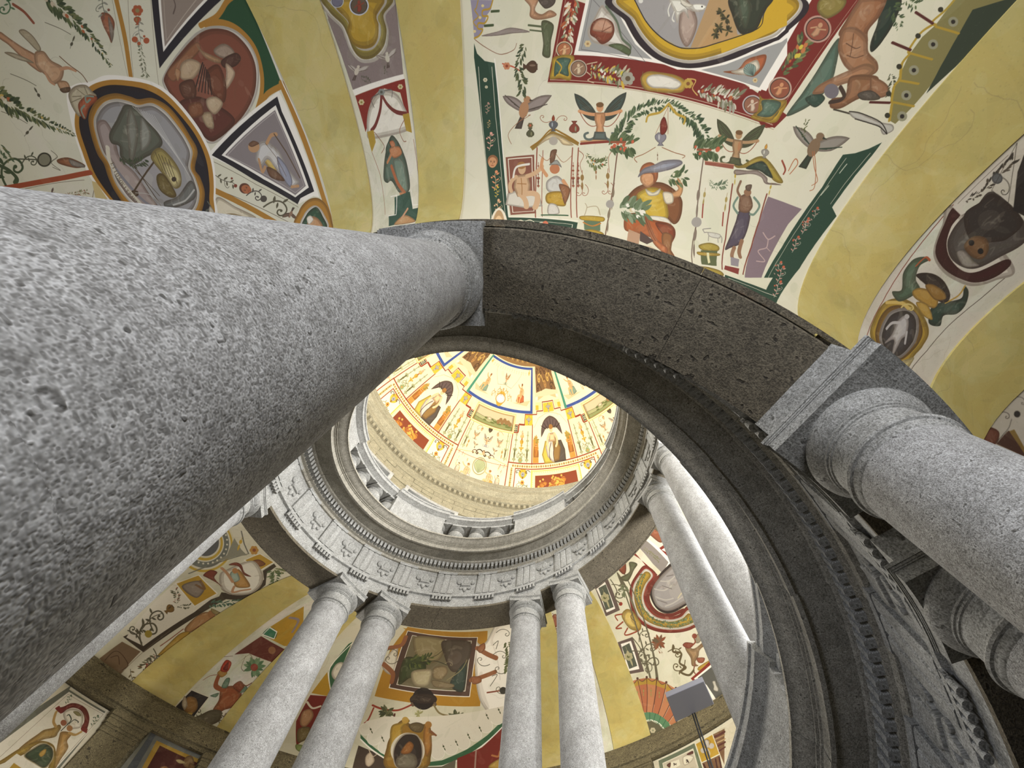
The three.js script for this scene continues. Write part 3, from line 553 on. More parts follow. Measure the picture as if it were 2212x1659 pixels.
  .l('#8a2f22',4.5,'1160,1582 1174,1629')
  .f('#1f3b2b','1224,1856 1400,1812 1411,1766 1440,1652 1442,1552 1487,1413 1531,1434 1505,1635 1464,1782 1390,2048 1289,2048 1199,2048')
  .l('#d8cfb8',2.7,'1238,1869 1400,1831 1444,1817')
  .s('#c9764a','1242,1922 1254,1983 1268,2048 1260,2048 1226,2048')
  .s('#cfa77a','1258,2048 1355,1875 1354,1948 1304,2048')
  .s('#c9903a','1322,2048 1417,1888 1344,2048')
  .m('sprig','32.1 -7.0 -2.0 38.3 1442.1 1703.3','#c4bfa8','#b98a7a','#b9563a')
  .m('sprig','33.2 -9.2 -7.7 49.3 1441.8 1780.0','#c4bfa8','#b98a7a','#b9563a')
  .m('sprig','30.4 -5.0 3.1 28.1 1452.5 1571.3','#c4bfa8','#b98a7a','#b9563a')
  .m('sprig','29.5 -4.3 4.6 24.8 1453.9 1504.3','#c4bfa8','#b98a7a','#b9563a')
  .wear();
const M_left=new Fresco(1536,2048,'#d6d0b6',9)
  .f('#1f4427','1485,887 1541,912 1518,1128 1415,1125 1468,1073 1485,1018 1454,945 1403,897')
  .c('#a8752a',13.8,'1163,706 1094,774 1000,844')
  .c('#a8752a',13.3,'1346,888 1415,899 1468,890 1496,889')
  .c('#a8752a',16.6,'1406,1135 1448,1126 1515,1131')
  .c('#a8752a',15.7,'1363,893 1423,919 1463,957 1482,1013 1463,1071 1422,1115 1366,1145')
  .c('#a8752a',24.2,'1518,1128 1513,1276 1509,1411 1509,1533 1527,1711')
  .l('#5a4a3a',0.9,'1153,699 1001,831')
  .l('#5a4a3a',0.9,'1194,727 1021,840')
  .l('#5a4a3a',1.0,'1255,766 1075,905')
  .l('#efe8d8',4.7,'1541,912 1524,1130 1530,1407 1533,1700')
  .f('#1f1c20','1260,765 1122,881 1473,878')
  .f('#efe8d8','1279,776 1174,864 1432,858')
  .f('#8d7d70','1286,780 1191,859 1419,852')
  .k('#b9ab9a',1.3,'1294,785 1210,853 1396,840')
  .c('#5a4a44',3.3,'1288,825 1310,817 1319,803')
  .s('#efe8d8','1117,899 1217,892 1324,893 1393,912 1449,950 1475,1005 1460,1061 1395,1112 1297,1137 1161,1134 1088,1109 1073,1040 1077,961 1089,915')
  .s('#7a4330','1122,902 1218,897 1324,899 1388,917 1438,953 1461,1008 1446,1059 1389,1105 1291,1130 1161,1126 1100,1108 1088,1045 1087,967 1097,919')
  .s('#5a2e22','1084,975 1171,998 1230,1059 1257,1122 1169,1128 1102,1106 1088,1045')
  .s('#8a5a3c','1136,902 1216,904 1297,907 1296,927 1226,928 1138,931')
  .s('#b59a78','1198,916 1241,923 1266,950 1240,962 1197,961 1165,938')
  .s('#a8805a','1296,915 1302,935 1335,969 1344,982 1327,982 1296,953 1291,925')
  .s('#9a8470','1340,950 1383,955 1404,977 1400,996 1363,987 1338,966')
  .s('#4a2e22','1344,982 1406,991 1415,1011 1379,1016 1338,1000')
  .s('#c4a888','1353,995 1366,1027 1324,1042 1288,1042 1328,1017')
  .s('#6a3a26','1269,974 1324,985 1308,1034 1260,1065 1235,1034 1243,1000')
  .l('#2e201a',3.5,'1275,953 1183,986')
  .l('#2e201a',3.5,'1274,959 1193,994')
  .l('#2e201a',3.5,'1273,966 1202,1002')
  .l('#2e201a',3.5,'1273,972 1212,1010')
  .l('#2e201a',3.5,'1272,979 1221,1018')
  .l('#2e201a',3.6,'1271,986 1231,1026')
  .s('#b9a07e','1201,1024 1241,1037 1251,1065 1196,1070 1183,1044')
  .s('#a8906e','1145,1042 1183,1058 1154,1093 1129,1074')
  .s('#7a4a30','1121,998 1171,1017 1151,1045 1098,1025')
  .s('#a87a54','1176,912 1180,928 1148,937 1160,917')
  .s('#5a3626','1145,945 1202,964 1171,998 1125,976')
  .f('#efe8d8','1072,1130 1494,1138 1498,1178 1486,1516 1456,1497 1359,1491 1206,1317 1063,1147')
  .f('#1f1c20','1067,1141 1478,1148 1468,1190 1468,1482 1380,1474 1351,1488 1181,1298')
  .f('#efe8d8','1108,1165 1455,1165 1452,1193 1446,1456 1353,1458 1232,1324')
  .f('#827876','1124,1173 1443,1175 1440,1202 1433,1444 1358,1450 1245,1321')
  .k('#b3a9a2',2.1,'1132,1179 1436,1179 1424,1439 1363,1442')
  .s('#c9a85a','1308,1257 1353,1272 1356,1301 1321,1331 1292,1317 1282,1272')
  .s('#c9c4bc','1263,1241 1302,1222 1339,1234 1373,1281 1376,1338 1395,1394 1405,1417 1348,1417 1333,1366 1317,1323 1303,1282 1260,1284 1244,1259')
  .s('#8d8f9c','1353,1294 1376,1338 1373,1396 1344,1408 1329,1346')
  .s('#6a4a34','1278,1299 1314,1328 1334,1379 1273,1338')
  .m('o','25.2 12.3 -14.3 13.5 1270.0 1219.8','#b58a60')
  .s('#6a4a34','1253,1203 1282,1204 1302,1222 1284,1221 1260,1215')
  .c('#b58a60',11.7,'1336,1238 1373,1228 1399,1235')
  .c('#b58a60',11.7,'1261,1262 1245,1300 1271,1295')
  .l('#5a4634',5.0,'1389,1230 1405,1301 1418,1404')
  .l('#b58a60',11.3,'1356,1414 1393,1427')
  .l('#5a4634',1.9,'1329,1235 1346,1291 1352,1369')
  .l('#5a4a3a',1.7,'1056,1160 1181,1319 1349,1501')
  .l('#5a4a3a',2.2,'979,1226 1292,1566')
  .m('sprig','-54.0 10.1 -31.2 -37.7 1051.7 1229.2','#4a4438','#55503c','#7a3a2a')
  .m('face','33.4 -5.7 18.1 23.8 1117.2 1303.7','#a8623c','#5a3424')
  .m('scroll','28.1 30.0 -39.5 11.0 1152.7 1345.3','#4a443c')
  .m('scroll','45.4 52.3 -63.7 18.5 1240.0 1443.9','#55503c')
  .m('bird','-35.5 -30.2 31.0 -18.9 1290.6 1504.8','#8a6a54','#6a5444','#4a3a30')
  .m('o','17.4 9.1 -9.3 9.6 1178.8 1378.7','#4a443c')
  .c('#a8752a',24.3,'966,1221 1049,1327 1194,1507')
  .s('#d9ccae','953,1242 1009,1317 1080,1414 876,1289')
  .s('#b9a06a','917,1301 983,1335 1054,1414 910,1325')
  .s('#a8752a','1293,1575 1345,1517 1414,1499 1477,1516 1516,1571 1528,1665 1527,1711')
  .s('#efe8d8','1327,1592 1370,1544 1428,1533 1463,1549 1487,1597 1494,1681')
  .s('#2e4a34','1336,1597 1382,1553 1434,1543 1460,1556 1476,1600 1485,1676')
  .s('#b98a5e','1365,1612 1401,1573 1445,1602 1461,1660')
  .s('#e2d8c4','1376,1569 1404,1567 1415,1595 1379,1603')
  .s('#efe8d8','793,712 841,722 888,753 946,779 1010,832 1064,886 1090,935 1099,1005 1092,1084 1053,1162 951,1235 829,1279 521,1031 518,950 569,851 647,791 718,747')
  .s('#a8752a','749,752 808,748 875,758 941,791 999,837 1051,887 1077,936 1085,1007 1077,1086 1039,1159 943,1229 809,1272 514,1033 529,953 577,859 649,800 700,767')
  .s('#1f1c20','761,763 810,762 868,770 926,797 984,844 1027,888 1055,937 1065,999 1060,1076 1020,1148 924,1217 788,1257 525,1043 538,962 588,870 661,812 712,778')
  .s('#a8752a','751,796 803,784 864,792 920,820 955,857 974,881 1020,909 1048,953 1051,1001 1041,1053 1024,1098 956,1125 948,1156 909,1201 816,1226 713,1202 618,1134 557,1072 553,999 584,939 620,902 658,875 680,843')
  .s('#efe8d8','764,808 812,800 863,807 908,830 937,860 958,889 1005,916 1026,956 1027,998 1020,1051 1000,1089 943,1111 924,1147 886,1186 813,1203 731,1186 638,1127 600,1073 587,1008 604,951 634,914 673,889 698,853')
  .s('#96928f','771,814 814,807 863,815 904,837 928,864 948,890 997,920 1014,959 1015,999 1007,1048 986,1085 935,1105 914,1141 877,1179 809,1193 737,1176 654,1122 619,1073 604,1009 620,955 644,920 683,895 704,859')
  .s('#a08f86','771,814 811,831 788,871 729,913 722,972 687,1045 658,1114 619,1073 604,1009 620,955 683,895 704,859')
  .c('#807c80',12.3,'683,895 660,952 643,1028 658,1107')
  .s('#5a5c4e','917,858 942,885 939,920 937,968 919,1000 863,995 806,976 755,960 731,940 734,911 766,895 754,872 778,856 842,857 883,856')
  .s('#7a7a6c','919,873 910,899 863,930 772,949 752,939 810,912 859,887')
  .s('#8a8a7c','929,913 912,955 868,969 822,958 868,934')
  .gar('#3c4430 #4a5038',22,25,'734,911 732,934 755,960 801,978')
  .s('#9a8a4e','832,990 894,1000 902,1053 884,1095 841,1116 806,1104 811,1074 816,1034')
  .s('#c4b57c','854,1030 883,1076 858,1108 809,1102 817,1066')
  .m('o','9.2 6.7 -8.7 3.9 836.8 1086.7','#3a2e22')
  .l('#4a3c28',2.3,'863,995 827,1042')
  .l('#4a3c28',2.4,'868,1006 828,1057')
  .l('#4a3c28',2.4,'874,1017 830,1072')
  .l('#4a3c28',2.4,'880,1029 832,1087')
  .l('#4a3c28',2.5,'886,1040 834,1102')
  .s('#6a5a30','784,1034 816,1053 790,1118 754,1105 744,1062')
  .l('#4a3a28',5.3,'822,1006 648,990')
  .l('#4a3a28',3.9,'745,958 683,1098')
  .s('#4a3a28','643,983 661,1001 643,1007 625,991')
  .l('#4a3a28',2.5,'733,968 720,1071')
  .c('#b9b4a8',2.5,'647,996 693,1049 682,1112')
  .s('#6a6a64','713,1094 790,1125 894,1133 892,1164 847,1179 761,1151 701,1112')
  .c('#b4b0a6',5.9,'736,1126 803,1155 880,1162')
  .l('#c4c0b6',1.7,'935,877 941,1021')
  .l('#c4c0b6',1.7,'940,885 937,1034')
  .l('#c4c0b6',1.7,'945,892 932,1047')
  .l('#c4c0b6',1.7,'950,900 928,1061')
  .l('#c4c0b6',1.8,'955,908 923,1075')
  .l('#c4c0b6',1.8,'960,916 919,1088')
  .l('#c4c0b6',1.8,'965,924 915,1102')
  .l('#c4c0b6',1.8,'970,932 910,1117')
  .l('#c4c0b6',1.9,'975,940 906,1131')
  .c('#d2c8b0',14.5,'728,867 689,885 660,918 634,971 618,1036')
  .m('letter','-4.6 5.7 -11.2 -4.8 688.0 899.6','E','#6a5c48')
  .m('letter','-4.7 5.8 -11.3 -4.8 678.7 907.9','T','#6a5c48')
  .m('letter','-4.3 6.0 -11.5 -4.7 669.4 916.2','I','#6a5c48')
  .m('letter','-4.0 6.2 -11.8 -4.5 661.9 925.0','O','#6a5c48')
  .m('letter','-3.6 6.4 -12.0 -4.3 654.3 934.6','S','#6a5c48')
  .m('letter','-3.2 6.6 -12.3 -4.2 646.9 942.4','O','#6a5c48')
  .m('letter','-2.8 6.8 -12.5 -4.0 641.6 950.7','V','#6a5c48')
  .m('letter','-2.4 7.0 -12.7 -3.8 636.0 960.4','I','#6a5c48')
  .m('letter','-2.4 7.1 -12.8 -3.8 630.8 970.6','T','#6a5c48')
  .m('letter','-2.0 7.3 -13.1 -3.6 626.1 981.3','P','#6a5c48')
  .m('letter','-2.0 7.3 -13.2 -3.6 622.0 991.9','A','#6a5c48')
  .m('letter','-1.5 7.5 -13.4 -3.4 617.6 1000.4','V','#6a5c48')
  .m('letter','-1.5 7.6 -13.5 -3.4 613.9 1008.7','I','#6a5c48')
  .s('#b5a88a','797,716 836,724 866,747 864,769 860,783 809,772 760,768 753,756 771,731')
  .s('#9a4a2c','790,749 841,761 860,783 847,788 804,779 762,782 760,768')
  .c('#7d8a78',5.2,'852,776 832,759 816,767 835,772')
  .c('#7d8a78',5.3,'763,777 779,762 801,765')
  .l('#6a6048',1.9,'775,730 816,750')
  .l('#6a6048',1.9,'797,728 821,748')
  .l('#6a6048',1.9,'831,730 833,754')
  .l('#6a6048',1.9,'857,745 843,760')
  .c('#55584c',6.9,'895,1225 887,1247 855,1239 828,1249')
  .s('#b9ae98','886,1239 890,1263 871,1278 846,1261')
  .gar('#3f4a2e #55603a #2f3a26 #6a6c44',46,11,'1005,570 1006,622 1009,684 1002,734 987,781','#a85a34 #c9a85a #c9b79a')
  .gar('#3f4a2e #55603a #2f3a26 #6a6c44',51,12,'638,538 633,591 644,650 659,706 681,767','#a85a34 #c9a85a #c9b79a')
  .s('#b98a66','818,510 820,539 824,576 833,612 829,635 796,636 789,612 793,577 800,540 800,511')
  .s('#c49a74','834,603 858,621 851,646 858,679 820,687 786,671 795,646 800,618')
  .s('#b58a64','805,679 827,699 819,713 798,709 790,692')
  .s('#5a4430','790,692 819,713 804,716 786,703')
  .c('#b98a66',8.8,'847,674 869,689 880,708')
  .c('#b98a66',7.1,'803,643 788,661 789,674')
  .s('#a89a7c','856,551 873,560 875,585 860,612 845,608 849,580')
  .s('#a89a7c','771,536 789,556 804,599 802,608 780,572')
  .c('#6a4a30',2.7,'881,660 881,689 886,725 878,747')
  .m('drop','-8.5 -14.0 22.1 -1.9 949.2 672.4','#3c3a30','#4a4636')
  .c('#5a5444',1.6,'965,661 955,634 936,597')
  .m('drop','-21.0 -10.0 10.1 -12.8 724.4 643.7','#3c3a30','#4a4636')
  .c('#5a5444',1.8,'744,634 738,605 724,565')
  .m('drop','3.0 -14.6 26.6 7.7 585.2 649.5','#3c3a30','#4a4636')
  .c('#5a5444',1.8,'607,641 604,610 593,568')
  .s('#9a5a3c','1091,697 1110,711 1105,733 1068,747 1047,752 1056,738 1070,712')
  .s('#8a7a6c','1103,714 1085,741 1050,752 1073,732')
  .m('sprig','-34.3 -24.7 30.6 -16.1 1118.9 691.6','#5a5c4c','#8a8878','#7a4a3a')
  .c('#8a4a34',7.9,'913,517 917,545 910,573')
  .m('scroll','-25.7 8.6 -20.9 -21.7 894.5 502.8','#4a6a48')
  .m('scroll','73.9 18.6 -2.8 47.5 409.3 618.6','#3c4a30')
  .c('#3c4a30',13.2,'409,592 409,619 396,643 374,641')
  .gar('#4a5c40 #6a6a44',24,20,'482,582 447,614')
  .m('medal','16.4 19.6 -26.0 4.8 521.2 710.2','#3a3a2a','#7d7a64')
  .m('scroll','19.2 24.6 -32.3 5.2 489.8 671.4','#4a4c3a')
  .s('#8a5434','551,745 585,772 601,813 597,826 566,801 542,756')
  .s('#7d7468','583,777 599,818 591,825 566,791')
  .c('#5a5444',2.0,'569,722 562,743 526,731 520,761 513,738')
  .l('#4a4a3a',4.0,'467,638 506,692')
  .c('#9a4426',15.9,'318,595 401,684 499,775 589,846')
  .l('#5a4a3a',1.1,'292,597 544,836')
  .s('#8a4a30','328,659 358,685 344,719 325,693')
  .m('scroll','30.8 29.5 -37.2 11.0 394.1 752.2','#55403a')
  .gar('#7a7a54 #8a5a44',13,13,'415,779 508,854')
  .s('#6a5c3c','463,884 515,911 537,945 530,970')
  .l('#5a4a3a',1.7,'436,878 566,870')
  .f('#c9b27a','561,858 568,872 531,924 490,889')
  .m('flower','16.4 10.6 -13.2 8.0 1193.4 759.1','#a4502e','#8a7a4a')
  .m('vase','16.6 10.8 -13.5 8.0 1173.4 771.1','#a4502e','#8a7a4a')
  .m('sprig','-34.0 -22.2 28.0 -16.3 1153.5 792.1','#8a8a7c','#8f8c7a','#a4502e')
  .gar('#6a6c50 #8a8670 #50543c',12,16,'1125,808 1085,841 1057,865')
  .m('o','8.5 5.7 -7.2 4.0 1120.1 792.8','#a4502e')
  .m('o','8.7 5.6 -7.1 4.2 1150.4 816.2','#a4502e')
  .wear();
const M_stripN=new Fresco(300,1536,'#dad3b8',21)
  .f('#80706c','5,743 300,792 279,934 25,930')
  .f('#80706c','7,786 11,816 30,929 278,937 290,800 238,843')
  .s('#efe8d8','13,749 9,776 50,810 56,830 64,858 97,884 165,892 221,878 248,849 248,821 292,796')
  .s('#8a7a34','26,749 23,776 60,806 69,826 78,858 108,879 162,884 214,871 240,846 240,819 280,794')
  .s('#efe8d8','43,752 46,773 83,803 84,816 77,831 95,855 130,867 171,868 206,854 219,835 215,819 258,791')
  .s('#b08c28','54,755 56,777 88,806 74,819 81,845 119,861 166,864 196,853 211,831 210,816 249,790')
  .m('medal','25.8 4.8 -7.7 9.7 67.1 766.9','#b9bcc4','#6a6878')
  .m('medal','39.5 6.6 -10.0 15.2 149.0 788.7','#c4c6cc','#5a4a3a','#8a3a28')
  .m('bird','45.2 13.5 -25.7 16.9 67.3 896.3','#c4b8a4','#b3a89c','#5a4a44')
  .m('bird','49.5 3.3 -0.8 20.6 219.4 894.2','#c4b8a4','#b3a89c','#5a4a44')
  .gar('#4a4a38',9,11,'79,913 117,925')
  .gar('#4a4a38',9,11,'206,907 199,923')
  .f('#efe8d8','23,928 279,934 282,944 26,941')
  .f('#7d2418','29,942 282,944 279,1021 262,1013 251,969 178,950 110,965 49,1019 36,1028')
  .s('#e6decb','47,1022 77,982 131,955 185,953 236,971 262,1003 270,1024 261,1058 59,1050')
  .m('flower','15.9 2.7 -3.9 6.5 51.4 960.0','#c9b98a','#8a7a3a')
  .m('flower','13.8 1.8 -2.2 5.8 256.0 957.0','#c9b98a','#8a7a3a')
  .c('#6a2a24',10.4,'159,960 136,992 98,1020 69,1030')
  .c('#6a2a24',9.9,'159,960 178,985 215,1007 265,1018')
  .c('#5a5450',2.4,'157,956 105,961 109,981')
  .c('#5a5450',2.3,'162,954 212,958 206,973')
  .m('flower','18.3 2.7 -3.7 7.6 161.0 955.2','#7d8078','#4a4a40')
  .f('#a8882e','44,1029 81,1030 80,1061 48,1083 44,1063')
  .f('#a8882e','246,1017 280,1018 282,1066 253,1057')
  .c('#8a5a44',2.2,'83,1036 106,1058 123,1080 101,1094')
  .c('#8a5a44',2.2,'254,1029 219,1052 231,1080 246,1083')
  .l('#8a4a30',1.9,'48,1083 73,1151 87,1308')
  .l('#8a4a30',1.9,'286,1083 298,1184 304,1306')
  .s('#4c5f50','141,1078 172,1058 199,1075 223,1110 239,1154 244,1227 203,1242 173,1227 138,1185 110,1186 91,1168 110,1118')
  .s('#6f8270','160,1126 210,1129 227,1175 230,1235 179,1212')
  .s('#3a4a3c','130,1085 161,1066 164,1082 129,1113')
  .s('#b06a44','155,1073 176,1072 184,1085 166,1090')
  .s('#b97a50','154,1088 203,1091 214,1113 170,1119 149,1103')
  .c('#b97a50',9.2,'126,1125 157,1105 178,1092')
  .c('#a8603c',14.4,'147,1141 172,1196 212,1238')
  .c('#b97a50',9.8,'203,1240 185,1237')
  .f('#2f4a3c','148,1245 243,1237 263,1314 307,1313 310,1388 121,1383 111,1321 149,1322')
  .l('#efe8d8',4.2,'126,1238 163,1239 159,1324 107,1320')
  .l('#efe8d8',3.8,'252,1233 262,1296 310,1300')
  .s('#b98a5a','159,1384 198,1339 245,1348 290,1394')
  .c('#c4906a',11.1,'199,1348 231,1308')
  .wear();
const M_stripR=new Fresco(340,1536,'#cfc4b0',31)
  .l('#7a3424',2.4,'40,1285 37,1170 25,1071 17,995 11,945')
  .l('#4a3a30',2.0,'239,1294 268,1190 276,1110 291,1027 293,970')
  .l('#4a3a30',1.0,'19,942 18,844')
  .s('#a8862e','57,1275 40,1212 48,1164 98,1133 163,1130 232,1150 246,1186 237,1226 224,1278 158,1295')
  .s('#7a5a24','77,1269 58,1213 70,1169 119,1143 170,1142 218,1164 227,1203 198,1263 138,1289')
  .s('#9a948c','87,1257 76,1193 96,1161 135,1142 182,1149 216,1193 195,1258 142,1286')
  .s('#3a3432','97,1251 87,1195 105,1165 137,1149 176,1155 206,1196 188,1254 142,1277')
  .s('#b3aca6','121,1185 132,1162 154,1167 174,1195 166,1216 165,1253 157,1270 142,1231 115,1259 126,1222')
  .c('#b3aca6',8.1,'136,1182 107,1198 99,1220')
  .m('o','7.6 -4.1 5.2 4.7 139.6 1161.2','#b3aca6')
  .c('#b3aca6',7.1,'170,1191 185,1217')
  .c('#c9a85a',8.5,'51,1167 95,1145 128,1144')
  .s('#c4b47a','161,1306 211,1255 240,1230 231,1274 196,1303')
  .m('curl','18.1 -9.5 13.0 11.0 123.5 1143.3','#c9b06a',0.25)
  .s('#4a5c46','46,1139 69,1122 39,1093 35,1061 56,1043 78,1040 67,1061 85,1085 119,1097 104,1130 81,1147')
  .s('#2c3c30','190,1111 202,1089 230,1069 244,1052 222,1035 246,1037 270,1058 269,1083 240,1104 253,1125 217,1138')
  .c('#a4502e',4.6,'57,1065 62,1042 80,1041')
  .c('#b08a3a',4.6,'216,1082 231,1055 224,1034')
  .s('#2a2018','77,1079 111,1058 160,1053 206,1063 218,1078 193,1089 131,1082')
  .s('#a87f34','103,1110 115,1094 158,1083 193,1089 195,1108 129,1117')
  .s('#8a642a','126,1084 141,1072 186,1068 207,1077 179,1092')
  .s('#b08a3a','137,1123 172,1110 219,1126 185,1134')
  .s('#d2c7b4','64,1021 31,981 13,946 282,954 279,991 239,1026 166,1041 105,1038')
  .s('#3a1612','69,1019 35,979 17,949 48,949 56,974 87,1002 132,1016 188,1016 221,999 251,955 274,958 269,990 235,1019 170,1034 114,1034')
  .s('#4a423c','85,999 65,975 60,948 64,923 69,894 198,897 246,918 233,958 212,995 179,1011 128,1014')
  .s('#2e2620','60,948 63,919 77,895 191,897 205,930 183,949 136,971')
  .s('#6a4a2c','128,984 127,963 159,952 191,962 199,980 170,989')
  .m('o','6.5 -3.1 6.8 3.5 137.8 972.5','#1a1410')
  .m('o','6.4 -3.1 6.9 3.5 177.3 972.8','#1a1410')
  .s('#8a8074','128,1001 140,990 183,992 208,992 175,1009')
  .gar('#4a4034 #332c24',11,22,'28,927 47,904 41,877 37,844')
  .m('medal','11.1 -4.6 12.1 5.8 46.4 876.5','#4a4a4a','#5a5a58')
  .m('curl','23.3 8.0 -14.4 9.4 79.4 879.0','#3a322a')
  .f('#d2c7b4','13,948 17,939 56,942 52,950')
  .k('#2e2620',1.0,'62,894 9,825 124,893')
  .f('#1f1814','72,853 46,830 186,891 150,896')
  .wear();
const M_bayR=new Fresco(700,1024,'#c9bea8',41)
  .l('#3a3028',0.9,'-2,832 -2,796 1,721')
  .s('#6a3a28','4,831 -3,812 6,798 18,794 22,813')
  .f('#8a6a30','25,783 31,769 57,773 64,781')
  .f('#4a2c20','23,811 26,778 63,779 65,782')
  .m('o','3.1 -4.0 3.1 3.0 19.5 751.3','#2e2824')
  .m('curl','7.0 -8.9 6.0 6.8 7.4 769.7','#3a322c')
  .c('#3a322c',0.8,'19,763 24,778 22,809')
  .m('curl','7.1 -1.7 0.9 7.5 10.3 734.5','#3a322c')
  .wear();
const M_farL=new Fresco(900,900,'#dcd5ba',51)
  .m('o','37.7 93.7 -150.2 -22.3 328.9 464.9','#d8cfae')
  .m('o','35.1 87.1 -139.7 -20.8 328.9 464.9','#c4a23c')
  .m('o','32.4 80.5 -129.2 -19.2 328.9 464.9','#d9d2bc')
  .m('o','30.2 74.9 -120.2 -17.9 328.9 464.9','#6d7068')
  .m('o','23.4 58.0 -93.1 -13.8 328.9 464.9','#d9d2bc')
  .m('o','21.9 54.3 -87.1 -13.0 328.9 464.9','#c4a23c')
  .m('o','18.8 46.8 -75.1 -11.2 328.9 464.9','#d9d2bc')
  .m('o','16.6 41.2 -66.1 -9.8 328.9 464.9','#5a5c5e')
  .l('#6d6a60',4.0,'215,365 211,548 276,564 359,593')
  .f('#8c8a78','220,359 215,505 205,539 246,539 320,550 236,487 216,414')
  .m('o','-0.9 2.8 -5.6 -2.4 345.3 532.8','#d9d2bc')
  .m('o','-1.1 2.7 -5.5 -2.4 317.8 524.5','#d9d2bc')
  .m('o','-1.2 2.6 -5.4 -2.4 291.2 512.8','#d9d2bc')
  .m('o','-1.4 2.5 -5.2 -2.4 267.5 498.6','#d9d2bc')
  .m('o','-1.5 2.4 -5.0 -2.4 248.0 483.1','#d9d2bc')
  .m('o','-1.6 2.3 -4.9 -2.3 233.8 467.1','#d9d2bc')
  .m('o','-1.6 2.2 -4.7 -2.3 225.3 451.6','#d9d2bc')
  .m('o','-1.6 2.2 -4.6 -2.2 222.7 437.3','#d9d2bc')
  .m('o','-1.6 2.1 -4.5 -2.2 225.7 424.9','#d9d2bc')
  .m('o','-1.6 2.1 -4.4 -2.1 233.8 414.7','#d9d2bc')
  .m('o','-1.6 2.1 -4.4 -2.1 246.2 407.3','#d9d2bc')
  .m('o','-1.5 2.1 -4.3 -2.0 262.4 402.7','#d9d2bc')
  .m('flower','-5.9 15.8 -30.2 -15.9 225.0 576.2','#b9843a','#8a4a2a')
  .m('drop','-21.8 13.2 -36.7 -26.0 280.5 551.1','#b08a2e','#c9a23a')
  .f('#3c3226','127,116 119,154 65,373 77,387 25,416 16,460 41,511 90,535 111,594 89,590 66,537 9,497 -9,444 1,402 39,379 45,115')
  .f('#e4dcc8','119,120 62,130 60,293 75,373 207,329')
  .f('#b9902e','199,320 192,381 81,376 80,306')
  .k('#efe8d8',3.0,'199,320 192,381 81,376 80,306')
  .s('#8a7c70','178,325 169,369 124,362 108,327')
  .c('#7a5a3c',6.8,'157,355 124,362 166,372')
  .f('#b9902e','182,518 195,583 120,599 96,527')
  .k('#efe8d8',3.9,'182,518 195,583 120,599 96,527')
  .s('#7a4a2a','158,530 163,559 125,566 119,540')
  .s('#e8e1d0','154,423 166,453 164,538 75,526 20,488 4,442 41,402 89,394')
  .l('#7a6a54',1.7,'89,394 41,402 4,442 20,488')
  .s('#b98a4a','128,452 145,479 89,473 39,459 55,434 80,430')
  .s('#9db0a0','141,449 143,469 94,456 96,434')
  .c('#b98a66',8.7,'183,444 146,443 96,434')
  .c('#b98a66',7.6,'74,426 53,409 40,430 26,451')
  .m('o','-5.4 6.4 -13.7 -7.2 144.5 467.0','#b9804e')
  .s('#7a3a2a','184,390 193,415 171,425 151,406 101,401 130,399 165,392')
  .s('#7a3a2a','184,467 185,490 161,497 120,485 84,489 106,477 159,486')
  .m('vase','-27.0 -3.5 -4.7 -19.0 121.3 259.4','#7a5a2a','#4a3a24')
  .gar('#5a5a40 #44442e #8a4a34',10,14,'127,280 154,300 180,306')
  .gar('#5a5a40 #44442e',10,14,'115,276 92,296')
  .m('scroll','13.0 31.0 -39.4 -0.6 121.7 213.0','#4f4a3a')
  .m('scroll','4.8 36.9 -46.9 -8.0 100.0 170.7','#55503c')
  .m('o','-7.4 6.3 -10.6 -8.3 85.5 166.5','#a08a34')
  .c('#4f4a3a',3.4,'135,139 107,144 73,134')
  .m('scroll','7.1 -20.3 28.3 12.7 119.3 153.6','#4f4a3a')
  .c('#4f4a3a',2.6,'112,167 127,208 121,234')
  .gar('#3c5c50 #4f6a54 #2f4a3a',25,10,'57,340 23,368 -9,410 -33,450')
  .gar('#5a6a40 #4a5c3c',34,13,'75,572 15,540 -26,497')
  .gar('#5a6a40 #7a7a50',31,18,'75,572 38,592')
  .s('#a87a4c','25,238 36,264 41,294 36,313 15,322 -2,306 -5,281 -1,252 6,233')
  .m('o','-9.0 6.9 -14.2 -9.3 15.4 318.0','#9a6a40')
  .s('#8a7a4a','36,331 -5,337 -14,329 15,322')
  .c('#a87a4c',5.5,'36,291 31,274 22,295')
  .s('#b08a34','21,222 4,241 -10,212 -7,165 6,130 16,180')
  .c('#8a4a34',3.1,'28,236 26,192 27,159')
  .c('#8a4a34',3.2,'3,268 -10,212 -15,158')
  .gar('#5a5a3c #6a4a34 #4a4a34',16,27,'9,128 9,95 4,66','#8a3a2c')
  .m('scroll','-10.0 -25.8 26.9 -1.9 7.4 115.9','#55503c')
  .m('sprig','13.0 -28.4 28.2 21.6 2.5 26.0','#4f4a3a','#6a5a3a','#8a4a34')
  .f('#7a6248','119,16 116,103 53,112 40,10')
  .c('#4a3424',2.2,'104,23 107,63 89,72 47,56 46,29')
  .c('#4a3424',2.2,'99,42 88,60 65,40')
  .l('#7a6a54',1.3,'40,6 47,116 51,212')
  .l('#7a6a54',1.4,'-35,9 -26,148 -44,282 -87,451')
  .l('#efe8d8',0.4,'111,0 26,0 -45,0')
  .wear();
